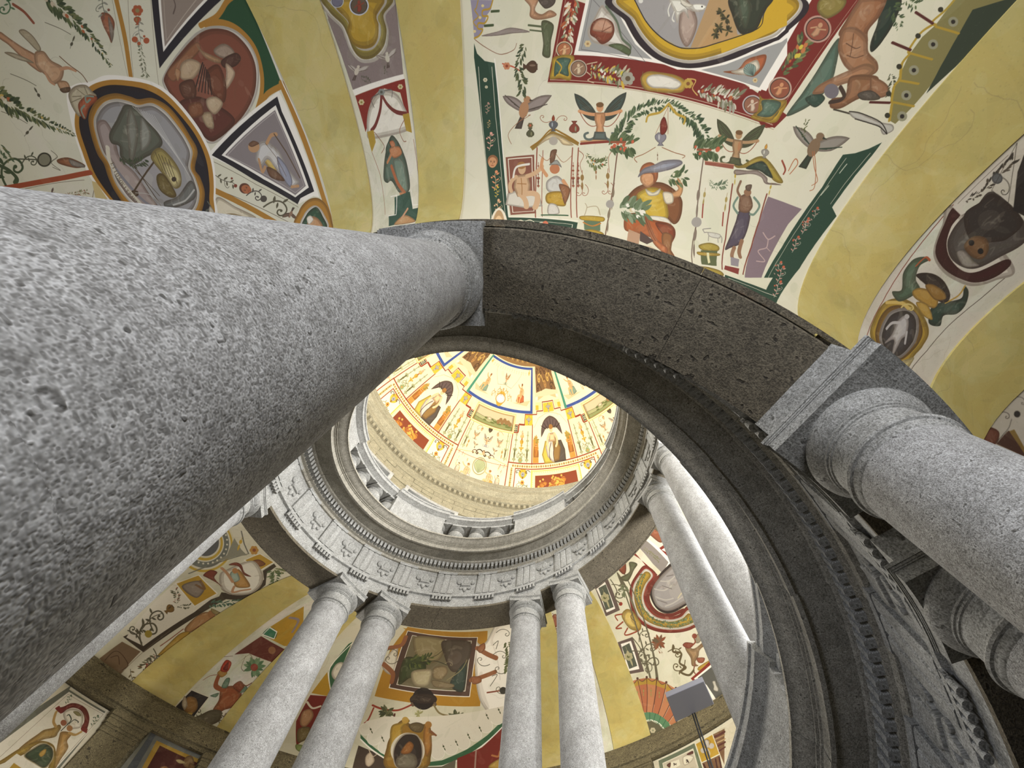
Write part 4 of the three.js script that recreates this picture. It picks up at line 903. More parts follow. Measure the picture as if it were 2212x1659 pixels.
const M_stripL=new Fresco(260,1024,'#dcd2bc',61)
  .f('#b0851f','211,425 176,581 -92,432 21,400 198,399')
  .s('#2f6a4c','198,399 206,435 143,434 115,406')
  .k('#efe8d8',4.5,'198,399 206,435 143,434 115,406')
  .c('#8a7a7a',11.7,'169,507 102,514 58,462')
  .f('#5a2318','224,290 197,392 -19,390 -47,331 164,318')
  .m('o','-19.3 6.1 -20.2 -11.8 61.3 366.1','#8a5a3a')
  .m('tuft','-60.0 19.2 -58.9 -37.6 63.9 284.0','#5a7a54 #6f8a64 #4a6a48',26)
  .m('o','-18.4 5.9 -18.0 -11.5 63.9 284.0','#8a3a2a')
  .c('#7a6a54',2.1,'161,285 150,316 106,304')
  .c('#7a6a54',2.1,'0,284 -39,328')
  .c('#6a5a48',2.0,'163,305 126,263 92,255')
  .l('#6a5444',2.0,'280,73 304,245 223,283')
  .s('#8f4a28','123,164 75,194 11,183 -10,150 -5,121 24,97 40,77 77,77 89,122')
  .c('#8f4a28',18.5,'110,162 161,164 192,200')
  .c('#8f4a28',17.7,'2,152 -57,158 -50,188')
  .s('#7a3a22','82,192 70,219 28,210 11,183 50,183')
  .c('#6a3a24',5.4,'67,217 21,212 5,230')
  .s('#5f7a64','129,169 146,203 127,210 102,178')
  .s('#5f7a64','145,122 118,146 113,127')
  .s('#5f7a64','18,180 21,212 -5,201')
  .s('#a87a3a','211,206 205,229 166,223 172,200')
  .s('#a8321c','211,220 234,259 194,260 172,227')
  .s('#6a2018','205,229 214,259 179,231')
  .s('#a87a3a','-30,189 -40,212 -79,204 -68,181')
  .s('#a8321c','-32,203 -17,243 -58,243 -73,209')
  .s('#6a2018','-40,212 -38,243 -67,213')
  .s('#5a5240','83,75 32,87 10,44 55,2 130,9 113,40')
  .m('scroll','-38.4 -17.6 16.3 -24.5 6.6 60.1','#55503c')
  .m('scroll','38.6 -3.3 12.7 30.8 119.4 37.7','#55503c')
  .f('#1f1a18','255,0 249,108 145,115 137,6')
  .k('#d8cdb4',2.7,'255,0 249,108 145,115 137,6')
  .s('#8a6030','215,26 239,76 196,87 153,54 164,18')
  .s('#b9a88a','236,40 256,76 212,51 204,24')
  .s('#b08a3a','181,18 156,29 160,0')
  .f('#1f1a18','-11,0 0,109 -103,112 -109,3')
  .k('#d8cdb4',2.8,'-11,0 0,109 -103,112 -109,3')
  .s('#8a6030','-31,37 -12,88 -58,97 -99,61 -84,26')
  .s('#b9a88a','-10,51 7,89 -37,61 -43,33')
  .s('#b08a3a','-66,27 -93,37 -84,2')
  .c('#8a4a34',2.6,'242,160 230,185 198,204')
  .l('#efe8d8',2.5,'251,0 -114,0')
  .wear();
const M_farC=new Fresco(1024,1024,'#cfc8ac',71)
  .f('#b0851f','763,671 263,693 259,626 322,661 727,658')
  .f('#a8781f','758,541 740,686 266,693 260,632 256,330 719,334')
  .s('#efe8d8','326,612 260,632 115,1024 112,320 253,342')
  .s('#d8cfba','757,471 733,563 684,445 717,434')
  .f('#4a342a','727,658 318,651 309,370 676,378')
  .k('#efe8d8',3.5,'727,658 318,651 309,370 676,378')
  .f('#6a6248','689,635 349,630 334,393 650,396')
  .k('#efe8d8',2.6,'689,635 349,630 334,393 650,396')
  .s('#8a7c58','672,629 502,632 491,534 551,500 607,513')
  .s('#4a4036','511,625 357,624 349,510 411,473 471,536')
  .s('#2e3c34','411,438 356,520 340,397 392,401')
  .s('#3a4426','671,508 611,522 556,500 549,446 605,430 643,399')
  .gar('#2e3820 #3f4a28 #55602f',43,34,'641,498 579,507 547,530')
  .c('#2e3020',2.9,'587,501 517,518 450,503')
  .c('#2e3020',2.6,'568,518 517,547 494,575')
  .s('#b3a682','607,457 542,478 513,467 512,411 571,405')
  .s('#8a7858','510,486 459,498 436,472 459,436 499,442')
  .s('#75664a','496,433 397,421 402,404 477,405')
  .c('#857a54',3.8,'430,437 373,483 353,529')
  .m('curl','-20.3 0.9 -5.5 -18.5 441.3 508.5','#a89a74')
  .c('#8a5434',22.0,'765,545 716,572 718,619')
  .c('#8a5434',18.6,'751,468 691,439 676,402')
  .c('#8a5434',21.9,'311,589 251,555 200,532')
  .c('#8a5434',19.3,'200,469 277,447 315,439')
  .s('#8a5434','311,589 275,615 265,582 290,562')
  .s('#8a5434','317,452 273,451 265,429 302,422')
  .m('curl','-38.1 -3.6 -2.0 -34.3 179.6 544.9','#4a4636')
  .m('curl','35.7 3.2 1.8 31.0 170.3 474.9','#4a4636')
  .m('curl','36.2 12.9 -8.3 30.4 267.3 517.7','#4a4636')
  .m('curl','-32.4 7.0 -18.2 -31.8 742.2 523.9','#4a4636')
  .m('curl','31.8 -6.5 17.0 30.4 724.6 492.8','#4a4636')
  .m('curl','-42.4 -6.2 -1.1 -47.2 167.5 666.6','#4a4636')
  .m('curl','33.2 2.9 1.6 28.9 160.5 389.4','#4a4636')
  .gar('#5a6038 #4a5030',30,30,'143,608 125,525 139,463')
  .c('#4a4636',3.5,'222,600 195,620 204,577')
  .c('#4a4636',2.8,'214,452 189,455 219,410')
  .l('#7a3a24',6.2,'230,384 170,388')
  .m('o','-17.0 -1.5 -0.8 -14.8 155.7 386.9','#2e2a22')
  .s('#241a14','570,346 556,368 514,377 471,372 452,353 467,327 508,320 550,328')
  .m('o','-9.2 1.0 -3.2 -8.7 549.6 327.0','#5a4634')
  .m('o','-9.3 1.0 -3.1 -8.7 533.8 326.7','#5a4634')
  .m('o','-9.3 0.9 -3.0 -8.7 517.9 326.2','#5a4634')
  .m('o','-9.3 0.8 -2.9 -8.7 502.0 325.6','#5a4634')
  .m('o','-9.4 0.7 -2.8 -8.8 487.3 328.9','#5a4634')
  .m('o','-9.5 0.7 -2.7 -8.8 472.5 332.1','#5a4634')
  .m('o','-9.5 0.6 -2.6 -8.8 457.5 335.1','#5a4634')
  .m('o','-48.4 2.0 -12.6 -44.1 512.9 354.2','#1c1410')
  .s('#2a2018','566,347 547,367 490,373 455,354 479,339 534,334')
  .c('#8a2f1c',7.3,'710,298 664,291 603,296 557,323')
  .c('#7a6a44',6.6,'459,332 425,301 366,291 289,291 252,306')
  .c('#8a2f1c',6.3,'701,288 701,242 709,223')
  .m('tuft','-35.4 6.0 -14.5 -34.8 643.3 281.8','#3f4426 #55583a #2e3420',26)
  .gar('#6a6840 #8a8458',8,8,'664,278 622,285','#8a8458 #a89a6a #6a6a3c')
  .m('tuft','-46.6 0.4 -8.7 -44.4 347.0 279.2','#3f4426 #55583a #2e3420',26)
  .gar('#6a6840 #8a8458',8,8,'375,279 319,279','#8a8458 #a89a6a #6a6a3c')
  .m('tuft','-21.8 -1.1 -2.2 -20.3 229.0 292.9','#3f4426 #55583a #2e3420',26)
  .gar('#6a6840 #8a8458',8,8,'242,294 216,292','#8a8458 #a89a6a #6a6a3c')
  .s('#5a2418','668,261 639,241 616,266 616,245 638,237')
  .c('#7a4a24',10.6,'392,290 384,217')
  .c('#7a4a24',9.1,'314,283 311,230')
  .c('#4a2018',7.2,'609,279 600,235')
  .c('#4a2018',8.2,'372,258 343,234 322,259')
  .m('tuft','-24.7 2.4 -7.6 -23.8 511.4 290.9','#a8a26a #8f8c5a',10)
  .c('#8f8c5a',1.6,'511,315 508,267')
  .f('#2c5636','706,177 645,137 582,102 473,83 375,104 286,154 212,210 137,282 136,258 210,185 283,127 371,80 470,69 580,93 641,124 698,157')
  .m('o','-21.9 4.7 -9.5 -23.6 695.5 200.6','#d8cfba')
  .m('ring','-21.9 4.7 -9.5 -23.6 695.5 200.6','#efe8d8',0.06)
  .m('drop','-8.8 6.1 -8.4 -10.2 689.6 225.2','#4a2418','#3a4024')
  .m('o','-24.0 4.7 -9.5 -26.9 652.0 168.5','#d8cfba')
  .m('ring','-24.0 4.7 -9.5 -26.9 652.0 168.5','#efe8d8',0.06)
  .m('drop','-8.9 6.0 -7.9 -10.6 645.3 193.5','#4a2418','#3a4024')
  .m('o','-24.0 4.0 -8.5 -28.1 600.4 140.4','#d8cfba')
  .m('ring','-24.0 4.0 -8.5 -28.1 600.4 140.4','#efe8d8',0.06)
  .m('drop','-9.1 5.9 -7.5 -11.1 592.8 165.9','#4a2418','#3a4024')
  .m('o','-25.3 1.1 -5.4 -29.3 396.2 137.3','#d8cfba')
  .m('ring','-25.3 1.1 -5.4 -29.3 396.2 137.3','#efe8d8',0.06)
  .m('drop','-10.0 4.9 -6.4 -12.0 404.6 161.1','#4a2418','#3a4024')
  .m('o','-25.8 0.4 -4.8 -28.7 349.4 158.4','#d8cfba')
  .m('ring','-25.8 0.4 -4.8 -28.7 349.4 158.4','#efe8d8',0.06)
  .m('drop','-10.4 4.6 -6.2 -11.9 357.4 182.0','#4a2418','#3a4024')
  .m('o','-26.4 -0.3 -4.1 -28.2 303.7 182.2','#d8cfba')
  .m('ring','-26.4 -0.3 -4.1 -28.2 303.7 182.2','#efe8d8',0.06)
  .m('drop','-10.7 4.2 -6.0 -11.8 311.2 205.4','#4a2418','#3a4024')
  .m('o','-27.1 -1.0 -3.5 -27.5 261.8 214.8','#d8cfba')
  .m('ring','-27.1 -1.0 -3.5 -27.5 261.8 214.8','#efe8d8',0.06)
  .m('drop','-11.2 3.9 -5.8 -11.7 268.8 237.7','#4a2418','#3a4024')
  .m('o','-27.8 -1.6 -2.7 -27.1 220.0 247.8','#d8cfba')
  .m('ring','-27.8 -1.6 -2.7 -27.1 220.0 247.8','#efe8d8',0.06)
  .m('drop','-11.6 3.5 -5.6 -11.7 226.6 270.5','#4a2418','#3a4024')
  .m('o','-28.6 -2.3 -1.9 -26.8 175.8 277.3','#d8cfba')
  .m('ring','-28.6 -2.3 -1.9 -26.8 175.8 277.3','#efe8d8',0.06)
  .m('drop','-12.1 3.2 -5.4 -11.8 181.8 300.0','#4a2418','#3a4024')
  .f('#d8cfba','715,201 659,178 596,150 482,125 402,148 307,193 225,256 151,291 152,324 434,289 637,266 705,233')
  .m('drop','-9.7 8.4 -10.6 -11.8 673.8 200.9','#4a2418','#3a4024')
  .m('drop','-9.9 8.3 -10.1 -12.4 619.0 174.6','#4a2418','#3a4024')
  .m('drop','-11.5 7.0 -8.5 -13.9 377.5 162.2','#4a2418','#3a4024')
  .m('drop','-11.9 6.5 -8.3 -13.9 331.6 182.3','#4a2418','#3a4024')
  .m('drop','-12.4 6.1 -8.1 -13.8 287.8 211.3','#4a2418','#3a4024')
  .m('drop','-12.9 5.7 -7.9 -13.7 244.1 238.8','#4a2418','#3a4024')
  .m('drop','-13.5 5.4 -8.0 -13.6 219.9 288.4','#4a2418','#3a4024')
  .m('drop','-14.0 5.0 -7.6 -13.8 169.1 307.0','#4a2418','#3a4024')
  .c('#efe8d8',5.1,'698,157 640,120 578,89 470,66 371,77 282,125 210,183 136,255')
  .f('#3a2c22','696,130 638,115 577,84 558,49 686,21')
  .f('#6e2016','319,114 228,160 138,250 139,54 313,67')
  .f('#5a5444','444,68 371,75 323,109 321,67 439,63')
  .s('#b9a58a','656,88 644,109 620,76 630,43 646,50')
  .c('#b9a58a',3.3,'655,121 632,93 620,105')
  .l('#9a7a6a',6.1,'250,148 246,65')
  .s('#a8843a','190,79 168,96 149,103 147,55 192,61')
  .c('#a8683a',8.5,'185,121 161,114 155,136')
  .s('#8a6420','569,47 594,146 592,198 586,241 562,265 531,248 483,253 454,251 430,186 420,120 432,64')
  .s('#a8842e','603,230 573,251 559,269 539,259 559,232 550,204 562,168 563,115 575,103 590,169')
  .s('#a06a2c','473,233 464,258 451,255 447,226 419,211 438,206 425,164 435,119 456,162')
  .m('o','-13.5 1.7 -4.6 -13.4 558.2 261.2','#b08a3a')
  .m('o','-13.8 1.0 -3.7 -13.7 460.1 252.3','#9a6a30')
  .s('#5a4a2e','538,243 510,258 478,249 482,220 515,221')
  .c('#7a4a2c',7.3,'443,227 419,211')
  .m('o','-63.4 7.2 -18.5 -73.8 512.0 139.4','#d2c7ae')
  .s('#d2c7ae','560,106 567,159 552,200 524,213 490,206 462,166 450,109 461,61 530,53')
  .s('#2a221c','556,106 562,157 547,196 523,207 493,202 467,166 454,109 465,61 526,54')
  .s('#6a6250','545,89 530,119 494,128 470,107 469,61 526,54')
  .s('#8a5424','529,160 515,178 495,163 499,132 519,121 536,128')
  .f('#2c5636','954,379 958,453 956,509 947,524 923,440 910,389 890,333 894,306')
  .s('#d8cfba','937,375 943,415 919,427 885,379 905,355')
  .c('#efe8d8',3.7,'943,519 955,449 953,384 892,306')
  .f('#b0851f','958,280 955,374 894,306 889,290')
  .f('#6e2016','947,161 957,272 889,290 874,209 876,118 902,65')
  .c('#d2c7ae',7.6,'951,243 921,228 898,244')
  .s('#a87a54','946,201 926,222 901,200 905,154 928,154')
  .s('#6a5a34','925,133 893,154 876,118 901,80')
  .s('#7a8a4a','904,69 875,71 872,41 896,47')
  .wear();
const M_farR=new Fresco(1024,1024,'#d8d1b6',81)
  .f('#7a2418','341,1024 418,613 424,595 458,598 509,1024 481,1024')
  .f('#ddd4c0','387,1024 132,1024 172,753 313,665 429,692')
  .s('#8a4a30','295,1024 201,1024 315,742 351,708 382,749')
  .s('#6a6048','238,1024 165,1024 268,766 321,751')
  .f('#7a2418','420,698 326,679 365,631 407,605')
  .f('#efe8d8','419,681 338,661 356,636 402,613')
  .f('#b08a34','410,665 352,653 397,621')
  .f('#efe8d8','463,1024 369,1024 434,603 518,577 540,648')
  .f('#857d78','453,1024 384,1024 457,609 541,592 539,660')
  .gar('#6a6a4a #7a765c',19,19,'487,783 492,649')
  .f('#7a2418','509,1024 576,800 571,602 602,601')
  .s('#241e1c','681,569 579,596 442,598 385,576 490,407 556,422 649,433 701,460 716,508')
  .s('#8f8a86','669,562 578,586 447,585 394,561 491,416 553,429 644,443 689,466 706,507')
  .c('#aaa49a',5.6,'675,529 640,493 597,478')
  .c('#aaa49a',5.8,'650,561 610,529 553,522')
  .c('#aaa49a',5.9,'585,570 547,546 497,543')
  .c('#aaa49a',5.4,'664,473 615,463 547,458')
  .c('#6a6460',4.7,'679,514 645,479')
  .c('#6a6460',4.9,'598,549 566,512')
  .c('#6a6460',5.1,'533,567 497,552')
  .c('#b9ae8e',4.7,'575,466 528,472 494,460')
  .s('#7a2418','816,603 755,652 668,680 586,685 575,604 657,584 723,555 742,513 730,466 677,429 625,413 555,414 549,340 618,337 700,362 793,412 849,474 856,532')
  .s('#efe8d8','801,595 743,640 670,662 600,667 596,616 672,598 739,563 763,514 746,460 688,419 628,401 569,402 566,350 616,349 691,372 776,419 829,477 835,531')
  .s('#a8872c','790,589 736,630 671,651 612,655 608,621 682,604 749,568 778,513 758,456 694,412 630,393 580,392 578,357 613,357 685,378 766,424 815,480 822,530')
  .gar('#55663f #6f7c58 #44543a',20,20,'635,657 719,620 769,578 793,529 785,469 739,423 675,387 594,370','#b08a3c')
  .s('#7a2418','707,546 726,505 709,464 659,435 591,422 593,411 670,425 731,465 743,511 723,555 657,584 575,599 575,588 648,574')
  .f('#5a4a44','935,1024 794,1024 918,572 1021,579')
  .f('#efe8d8','980,759 892,772 940,590 1004,594')
  .f('#4a5042','963,756 900,750 944,601 1002,607')
  .m('flower','-21.0 -22.6 26.9 -18.7 962.4 671.4','#a8a078','#5a5a34')
  .m('drop','-44.0 -7.0 15.7 -63.0 957.6 668.9','#9a946a','#a8a078')
  .f('#5a4a44','1022,451 929,442 951,298 1041,317')
  .f('#efe8d8','1009,439 947,431 969,315 1031,327')
  .f('#4a5042','1010,426 961,426 973,330 1019,333')
  .m('flower','-19.2 -13.7 18.0 -13.0 996.7 379.5','#a8a078','#5a5a34')
  .m('drop','-34.7 -2.9 3.4 -41.3 992.6 378.1','#9a946a','#a8a078')
  .s('#a88a3a','927,546 880,560 851,538 846,503 845,472 868,451 903,462 926,490')
  .s('#c9ac5a','914,540 877,550 857,524 881,503 875,469 905,474 925,505')
  .c('#6a5224',5.0,'852,530 880,518 869,490')
  .c('#8a3a24',7.0,'918,550 963,560 964,536')
  .c('#8a3a24',6.6,'938,518 995,508 964,497')
  .c('#8a3a24',6.3,'930,484 964,467 939,457 878,452')
  .m('scroll','18.9 -53.8 65.1 13.4 844.6 659.5','#5a5440',0.1)
  .m('scroll','187.1 -788.8 289.7 -773.0 691.9 1024.0','#5a5440',0.1)
  .m('scroll','-4.4 -37.4 51.4 -1.0 929.3 354.9','#5a5440',0.1)
  .m('scroll','-3.9 -31.2 41.3 -0.9 919.9 310.2','#5a5440',0.1)
  .s('#7a3a24','692,1024 612,1024 546,1024 681,777 752,749')
  .s('#5a5c40','786,727 701,721 646,780 616,727 668,709 758,678')
  .gar('#6a7050 #565c40',30,30,'788,661 849,640')
  .m('o','-10.9 -5.0 6.8 -8.1 892.1 596.4','#8a2a1c')
  .c('#5a5440',6.9,'848,761 863,670 904,636 894,602')
  .c('#5a5440',5.1,'931,440 918,385 945,361 935,316')
  .m('scroll','-42.1 -0.5 -0.9 -29.3 865.0 428.3','#5a5440')
  .m('scroll','-47.6 6.0 -10.8 -34.4 879.1 369.9','#5a5440')
  .m('scroll','-48.4 7.1 -12.5 -36.7 897.8 315.1','#5a5440')
  .m('tuft','-45.4 -19.8 25.8 -31.4 808.9 368.7','#7a4228 #6a4a34 #5a4a34',22)
  .gar('#7a4a30',10,10,'836,380 827,327')
  .s('#9a7a54','693,307 669,272 600,271 602,258 646,253 669,236 699,222 693,204 720,219 707,249 707,285')
  .s('#7a3a28','685,310 655,287 689,283 708,307')
  .s('#8a8068','644,289 614,309 583,299 624,278')
  .c('#7a3a28',5.7,'637,307 644,289 667,286')
  .m('o','-10.9 -5.9 7.5 -7.8 629.2 310.1','#7a3a28')
  .s('#8a4a34','680,234 647,216 665,204 685,215')
  .c('#7a4a38',5.7,'699,222 724,199 725,184')
  .c('#55482e',9.2,'751,328 768,308 736,285 767,257 751,228 783,222 755,193 724,199')
  .m('scroll','-18.9 -25.4 32.8 -12.8 753.5 300.8','#55482e')
  .m('scroll','39.0 6.7 -5.5 31.2 778.6 241.3','#55482e')
  .s('#a8862e','697,199 642,197 602,188 624,171 698,184')
  .f('#b5744c','1037,285 998,282 1024,143 1040,140')
  .f('#a8842e','1037,285 1023,273 998,282 1004,258 1038,260')
  .l('#5a2a1c',3.6,'998,282 1024,143')
  .c('#5a3a2a',2.9,'1037,285 1023,273 998,282')
  .m('o','-5.6 -2.0 2.2 -4.2 997.0 284.8','#4a2a20')
  .m('drop','-12.3 -4.5 7.3 -16.4 1024.8 228.8','#5a5a34','#8a8a4a')
  .f('#a8603e','995,281 952,270 1012,137 1024,143')
  .f('#a8842e','995,281 979,265 952,270 964,248 1002,257')
  .l('#5a2a1c',3.6,'952,270 1012,137')
  .c('#5a3a2a',2.9,'995,281 979,265 952,270')
  .m('o','-5.5 -2.1 2.3 -4.1 950.4 272.8','#4a2a20')
  .m('drop','-12.2 -4.7 7.6 -16.3 993.2 223.6','#5a5a34','#8a8a4a')
  .f('#b5744c','950,269 908,247 987,127 1010,137')
  .f('#a8842e','950,269 934,248 908,247 923,226 962,247')
  .l('#5a2a1c',3.6,'908,247 987,127')
  .c('#5a3a2a',2.9,'950,269 934,248 908,247')
  .m('o','-5.3 -2.2 2.4 -4.1 906.2 249.4','#4a2a20')
  .m('drop','-12.0 -4.9 7.8 -16.4 958.8 209.9','#5a5a34','#8a8a4a')
  .f('#a8603e','906,243 872,214 964,106 986,124')
  .f('#a8842e','906,243 895,218 872,214 890,196 922,223')
  .l('#5a2a1c',3.7,'872,214 964,106')
  .c('#5a3a2a',2.9,'906,243 895,218 872,214')
  .m('o','-5.2 -2.3 2.4 -4.2 870.2 216.5','#4a2a20')
  .m('drop','-11.8 -5.2 7.9 -16.7 925.4 185.8','#5a5a34','#8a8a4a')
  .f('#b5744c','870,210 841,172 946,81 964,103')
  .f('#a8842e','870,210 861,181 841,172 861,157 888,192')
  .l('#5a2a1c',3.7,'841,172 946,81')
  .c('#5a3a2a',2.9,'870,210 861,181 841,172')
  .m('o','-5.1 -2.5 2.3 -4.4 839.2 174.9','#4a2a20')
  .m('drop','-11.5 -5.5 7.8 -17.3 897.3 154.1','#5a5a34','#8a8a4a')
  .f('#a8603e','839,168 822,124 930,46 946,77')
  .f('#a8842e','839,168 836,136 822,124 842,112 860,153')
  .l('#5a2a1c',3.9,'822,124 930,46')
  .c('#5a3a2a',3.0,'839,168 836,136 822,124')
  .m('o','-5.0 -2.7 2.2 -4.7 820.7 127.6','#4a2a20')
  .m('drop','-11.4 -6.0 7.5 -18.4 875.3 115.5','#5a5a34','#8a8a4a')
  .f('#b5744c','822,118 816,73 917,10 930,42')
  .f('#a8842e','822,118 824,84 816,73 835,63 842,106')
  .l('#5a2a1c',4.1,'816,73 917,10')
  .c('#5a3a2a',3.1,'822,118 824,84 816,73')
  .m('o','-4.9 -3.0 2.0 -5.2 815.0 76.6','#4a2a20')
  .m('drop','-11.2 -6.7 7.0 -20.3 862.0 70.7','#5a5a34','#8a8a4a')
  .f('#4f7a54','1039,143 1009,138 984,125 963,106 944,77 928,41 927,8 956,3 968,49 996,89 1036,107')
  .f('#55523c','1037,101 1002,91 973,56 955,0 1038,0')
  .c('#efe8d8',3.2,'1036,106 1001,95 969,57 952,0')
  .m('flower','-13.5 -7.3 3.6 -16.1 1008.2 41.6','#b9ae8e','#8a8a6a')
  .l('#2f5a3c',3.0,'1024,143 1026,106')
  .l('#2f5a3c',3.1,'998,132 1009,98')
  .l('#2f5a3c',3.1,'974,115 993,87')
  .l('#2f5a3c',3.2,'955,92 978,62')
  .l('#2f5a3c',3.3,'938,62 965,36')
  .f('#7a2418','755,177 595,197 594,183 731,163 728,130 742,131')
  .f('#efe8d8','742,169 595,181 591,161 610,0 694,0 714,56 732,148')
  .f('#50504a','724,163 631,168 612,13 688,2 702,113')
  .s('#b9b4a4','671,110 659,105 662,86 662,64 670,54 683,72 675,88')
  .f('#50624a','620,174 596,165 604,80 612,56')
  .f('#7a2418','931,16 745,6 698,2 704,0 929,0')
  .l('#efe8d8',0.0,'1040,0 611,0')
  .f('#8a2c1c','862,10 706,0 710,0 861,0')
  .wear();
const M_stripT=new Fresco(240,900,'#dcd2bc',91)
  .s('#b0851f','302,459 244,491 212,447 248,407 311,415')
  .l('#3c3226',5.9,'367,337 298,315')
  .l('#3c3226',6.0,'248,652 356,322')
  .m('scroll','13.0 -26.5 44.5 9.0 217.7 604.2','#6a4a3a')
  .m('scroll','9.9 -20.9 42.4 6.5 250.5 536.3','#6a4a3a')
  .m('scroll','5.7 -16.3 37.0 4.3 312.9 386.1','#6a4a3a')
  .m('scroll','4.4 -15.7 34.4 3.8 338.0 306.5','#6a4a3a')
  .m('scroll','4.0 -15.7 33.6 3.7 345.0 280.3','#6a4a3a')
  .f('#b0851f','371,263 302,255 299,214 365,222')
  .l('#3c3c40',7.0,'352,220 349,73')
  .s('#b0851f','374,69 326,61 306,2 378,15')
  .s('#8a4a34','255,612 197,625 211,559 269,559')
  .wear();
const M_wallL=new Fresco(520,760,'#c9bfa2',101)
  .f('#5c5c50','276,-7 268,12 48,10 19,292 328,421 368,358')
  .f('#d6ccb2','277,-13 31,-9 26,4 265,7')
  .f('#d8cfba','260,19 40,17 33,298 357,434 318,359')
  .k('#6a5444',1.2,'254,29 47,23 40,292 260,384')
  .s('#6a1f18','246,97 225,78 209,51 176,38 133,39 92,59 66,87 53,116 82,110 93,85 116,66 150,55 185,61 200,79 208,102')
  .f('#6a1f18','248,98 243,82 207,93 208,104')
  .f('#6a1f18','84,111 54,101 42,118 73,118')
  .s('#dcd3be','196,102 196,77 178,62 141,58 107,77 86,107 101,124 127,132')
  .c('#33382e',3.9,'145,155 145,126 148,103 174,91 178,98')
  .c('#33382e',3.5,'141,119 137,97 115,96 113,100')
  .s('#7a7248','170,74 152,64 126,71 141,79')
  .m('sprig','-26.1 -0.9 -7.6 19.5 233.5 45.9','#6a6a50','#4a5a44','#4a5a44')
  .m('sprig','-32.2 0.0 -7.6 23.9 57.9 62.6','#6a6a50','#4a5a44','#4a5a44')
  .s('#9a7a3e','226,275 224,244 215,208 208,182 184,160 174,140 156,146 149,166 145,184 177,212 197,244 213,274')
  .c('#a8844a',10.0,'177,152 204,141 224,117 230,106')
  .m('o','-10.8 -5.5 -10.9 9.2 164.7 126.2','#8a5034')
  .s('#a87f44','131,177 141,158 116,146 94,150 88,175 60,195 48,239 37,276 63,263 93,223')
  .c('#a8844a',10.2,'109,147 80,143 68,123')
  .m('o','-11.0 -5.4 -10.8 9.3 123.1 132.3','#9a6a40')
  .s('#9a7c30','256,369 241,320 226,275 204,239 170,214 117,212 66,247 36,287 57,295 83,250 114,219 166,221 186,248 193,286')
  .s('#c9b98a','186,287 183,251 166,221 128,217 93,233 73,259 74,294 122,293')
  .s('#33402a','182,285 178,253 162,224 127,220 97,234 77,261 79,290 125,290')
  .s('#a8843a','142,259 142,241 132,234 121,250 125,264')
  .f('#d8cfba','230,360 217,291 78,295 75,315')
  .f('#a8842e','192,343 195,320 146,324')
  .wear();
const M_wallM=new Fresco(520,460,'#5a5c58',111)
  .f('#4a5058','513,-4 105,-16 53,56 491,202')
  .f('#6a6c66','483,15 127,7 108,73 450,187')
  .f('#a8832e','460,34 141,33 134,86 426,183')
  .f('#3c120c','429,47 154,52 143,89 405,176')
  .s('#7a5a34','273,47 248,33 213,61 228,87 264,79')
  .s('#b09a68','309,75 293,66 261,68 261,75 286,82')
  .s('#8a5a34','355,130 335,113 301,126 318,146')
  .s('#6a4a28','235,64 194,70 192,94 219,98')
  .wear();
const M_wallR=new Fresco(640,560,'#cfc6aa',121)
  .f('#d6ceb4','642,-20 116,0 107,21 144,22 368,16 610,18')
  .f('#5c6650','608,9 375,12 373,157 397,145 391,34 589,31 590,62 611,54')
  .l('#d8d0b8',3.3,'586,32 392,36 394,147')
  .f('#b9ae98','586,35 398,41 401,144 582,65')
  .f('#d8d0b8','544,46 489,52 490,83 532,86 552,71')
  .s('#d8d0b8','464,52 431,52 402,77 429,96 469,93')
  .m('tuft','-14.4 6.2 3.7 12.6 518.1 67.6','#2a1c18',10)
  .m('tuft','-14.3 6.5 4.1 12.4 440.9 82.1','#2a1c18',10)
  .s('#4a241c','566,51 541,47 552,71')
  .s('#4a241c','437,46 399,45 400,60 424,56')
  .f('#b08a26','369,19 258,20 257,133 368,125')
  .k('#d8d0b8',2.8,'369,19 258,20 257,133 368,125')
  .s('#b5aca0','325,38 303,26 289,45 303,75 318,64')
  .m('o','-15.6 7.8 5.0 13.5 337.6 71.9','#b5aca0')
  .m('o','-15.5 8.0 5.3 13.4 285.1 72.9','#b5aca0')
  .c('#b5aca0',5.7,'332,78 312,81 307,102 319,121')
  .c('#6a4a1c',2.1,'343,87 327,88')
  .c('#6a4a1c',2.5,'296,30 282,49 296,63')
  .f('#6a4a30','254,22 178,30 251,196 253,133')
  .l('#4a2018',12.4,'248,40 185,45')
  .l('#9a7a54',7.3,'253,53 192,60')
  .l('#4a2018',10.0,'248,92 203,95')
  .l('#a88a60',7.2,'246,75 196,80')
  .l('#4a2018',7.7,'251,119 213,118')
  .f('#6a4a30','367,129 257,138 268,207 366,160')
  .l('#3a1a14',8.9,'359,140 356,165')
  .l('#3a1a14',8.8,'327,142 328,178')
  .l('#3a1a14',8.8,'287,146 294,194')
  .l('#3a1a14',8.7,'264,149 274,204')
  .wear();
const M_plain = new Fresco(512, 512, '#ddd2ba', 5).wear();
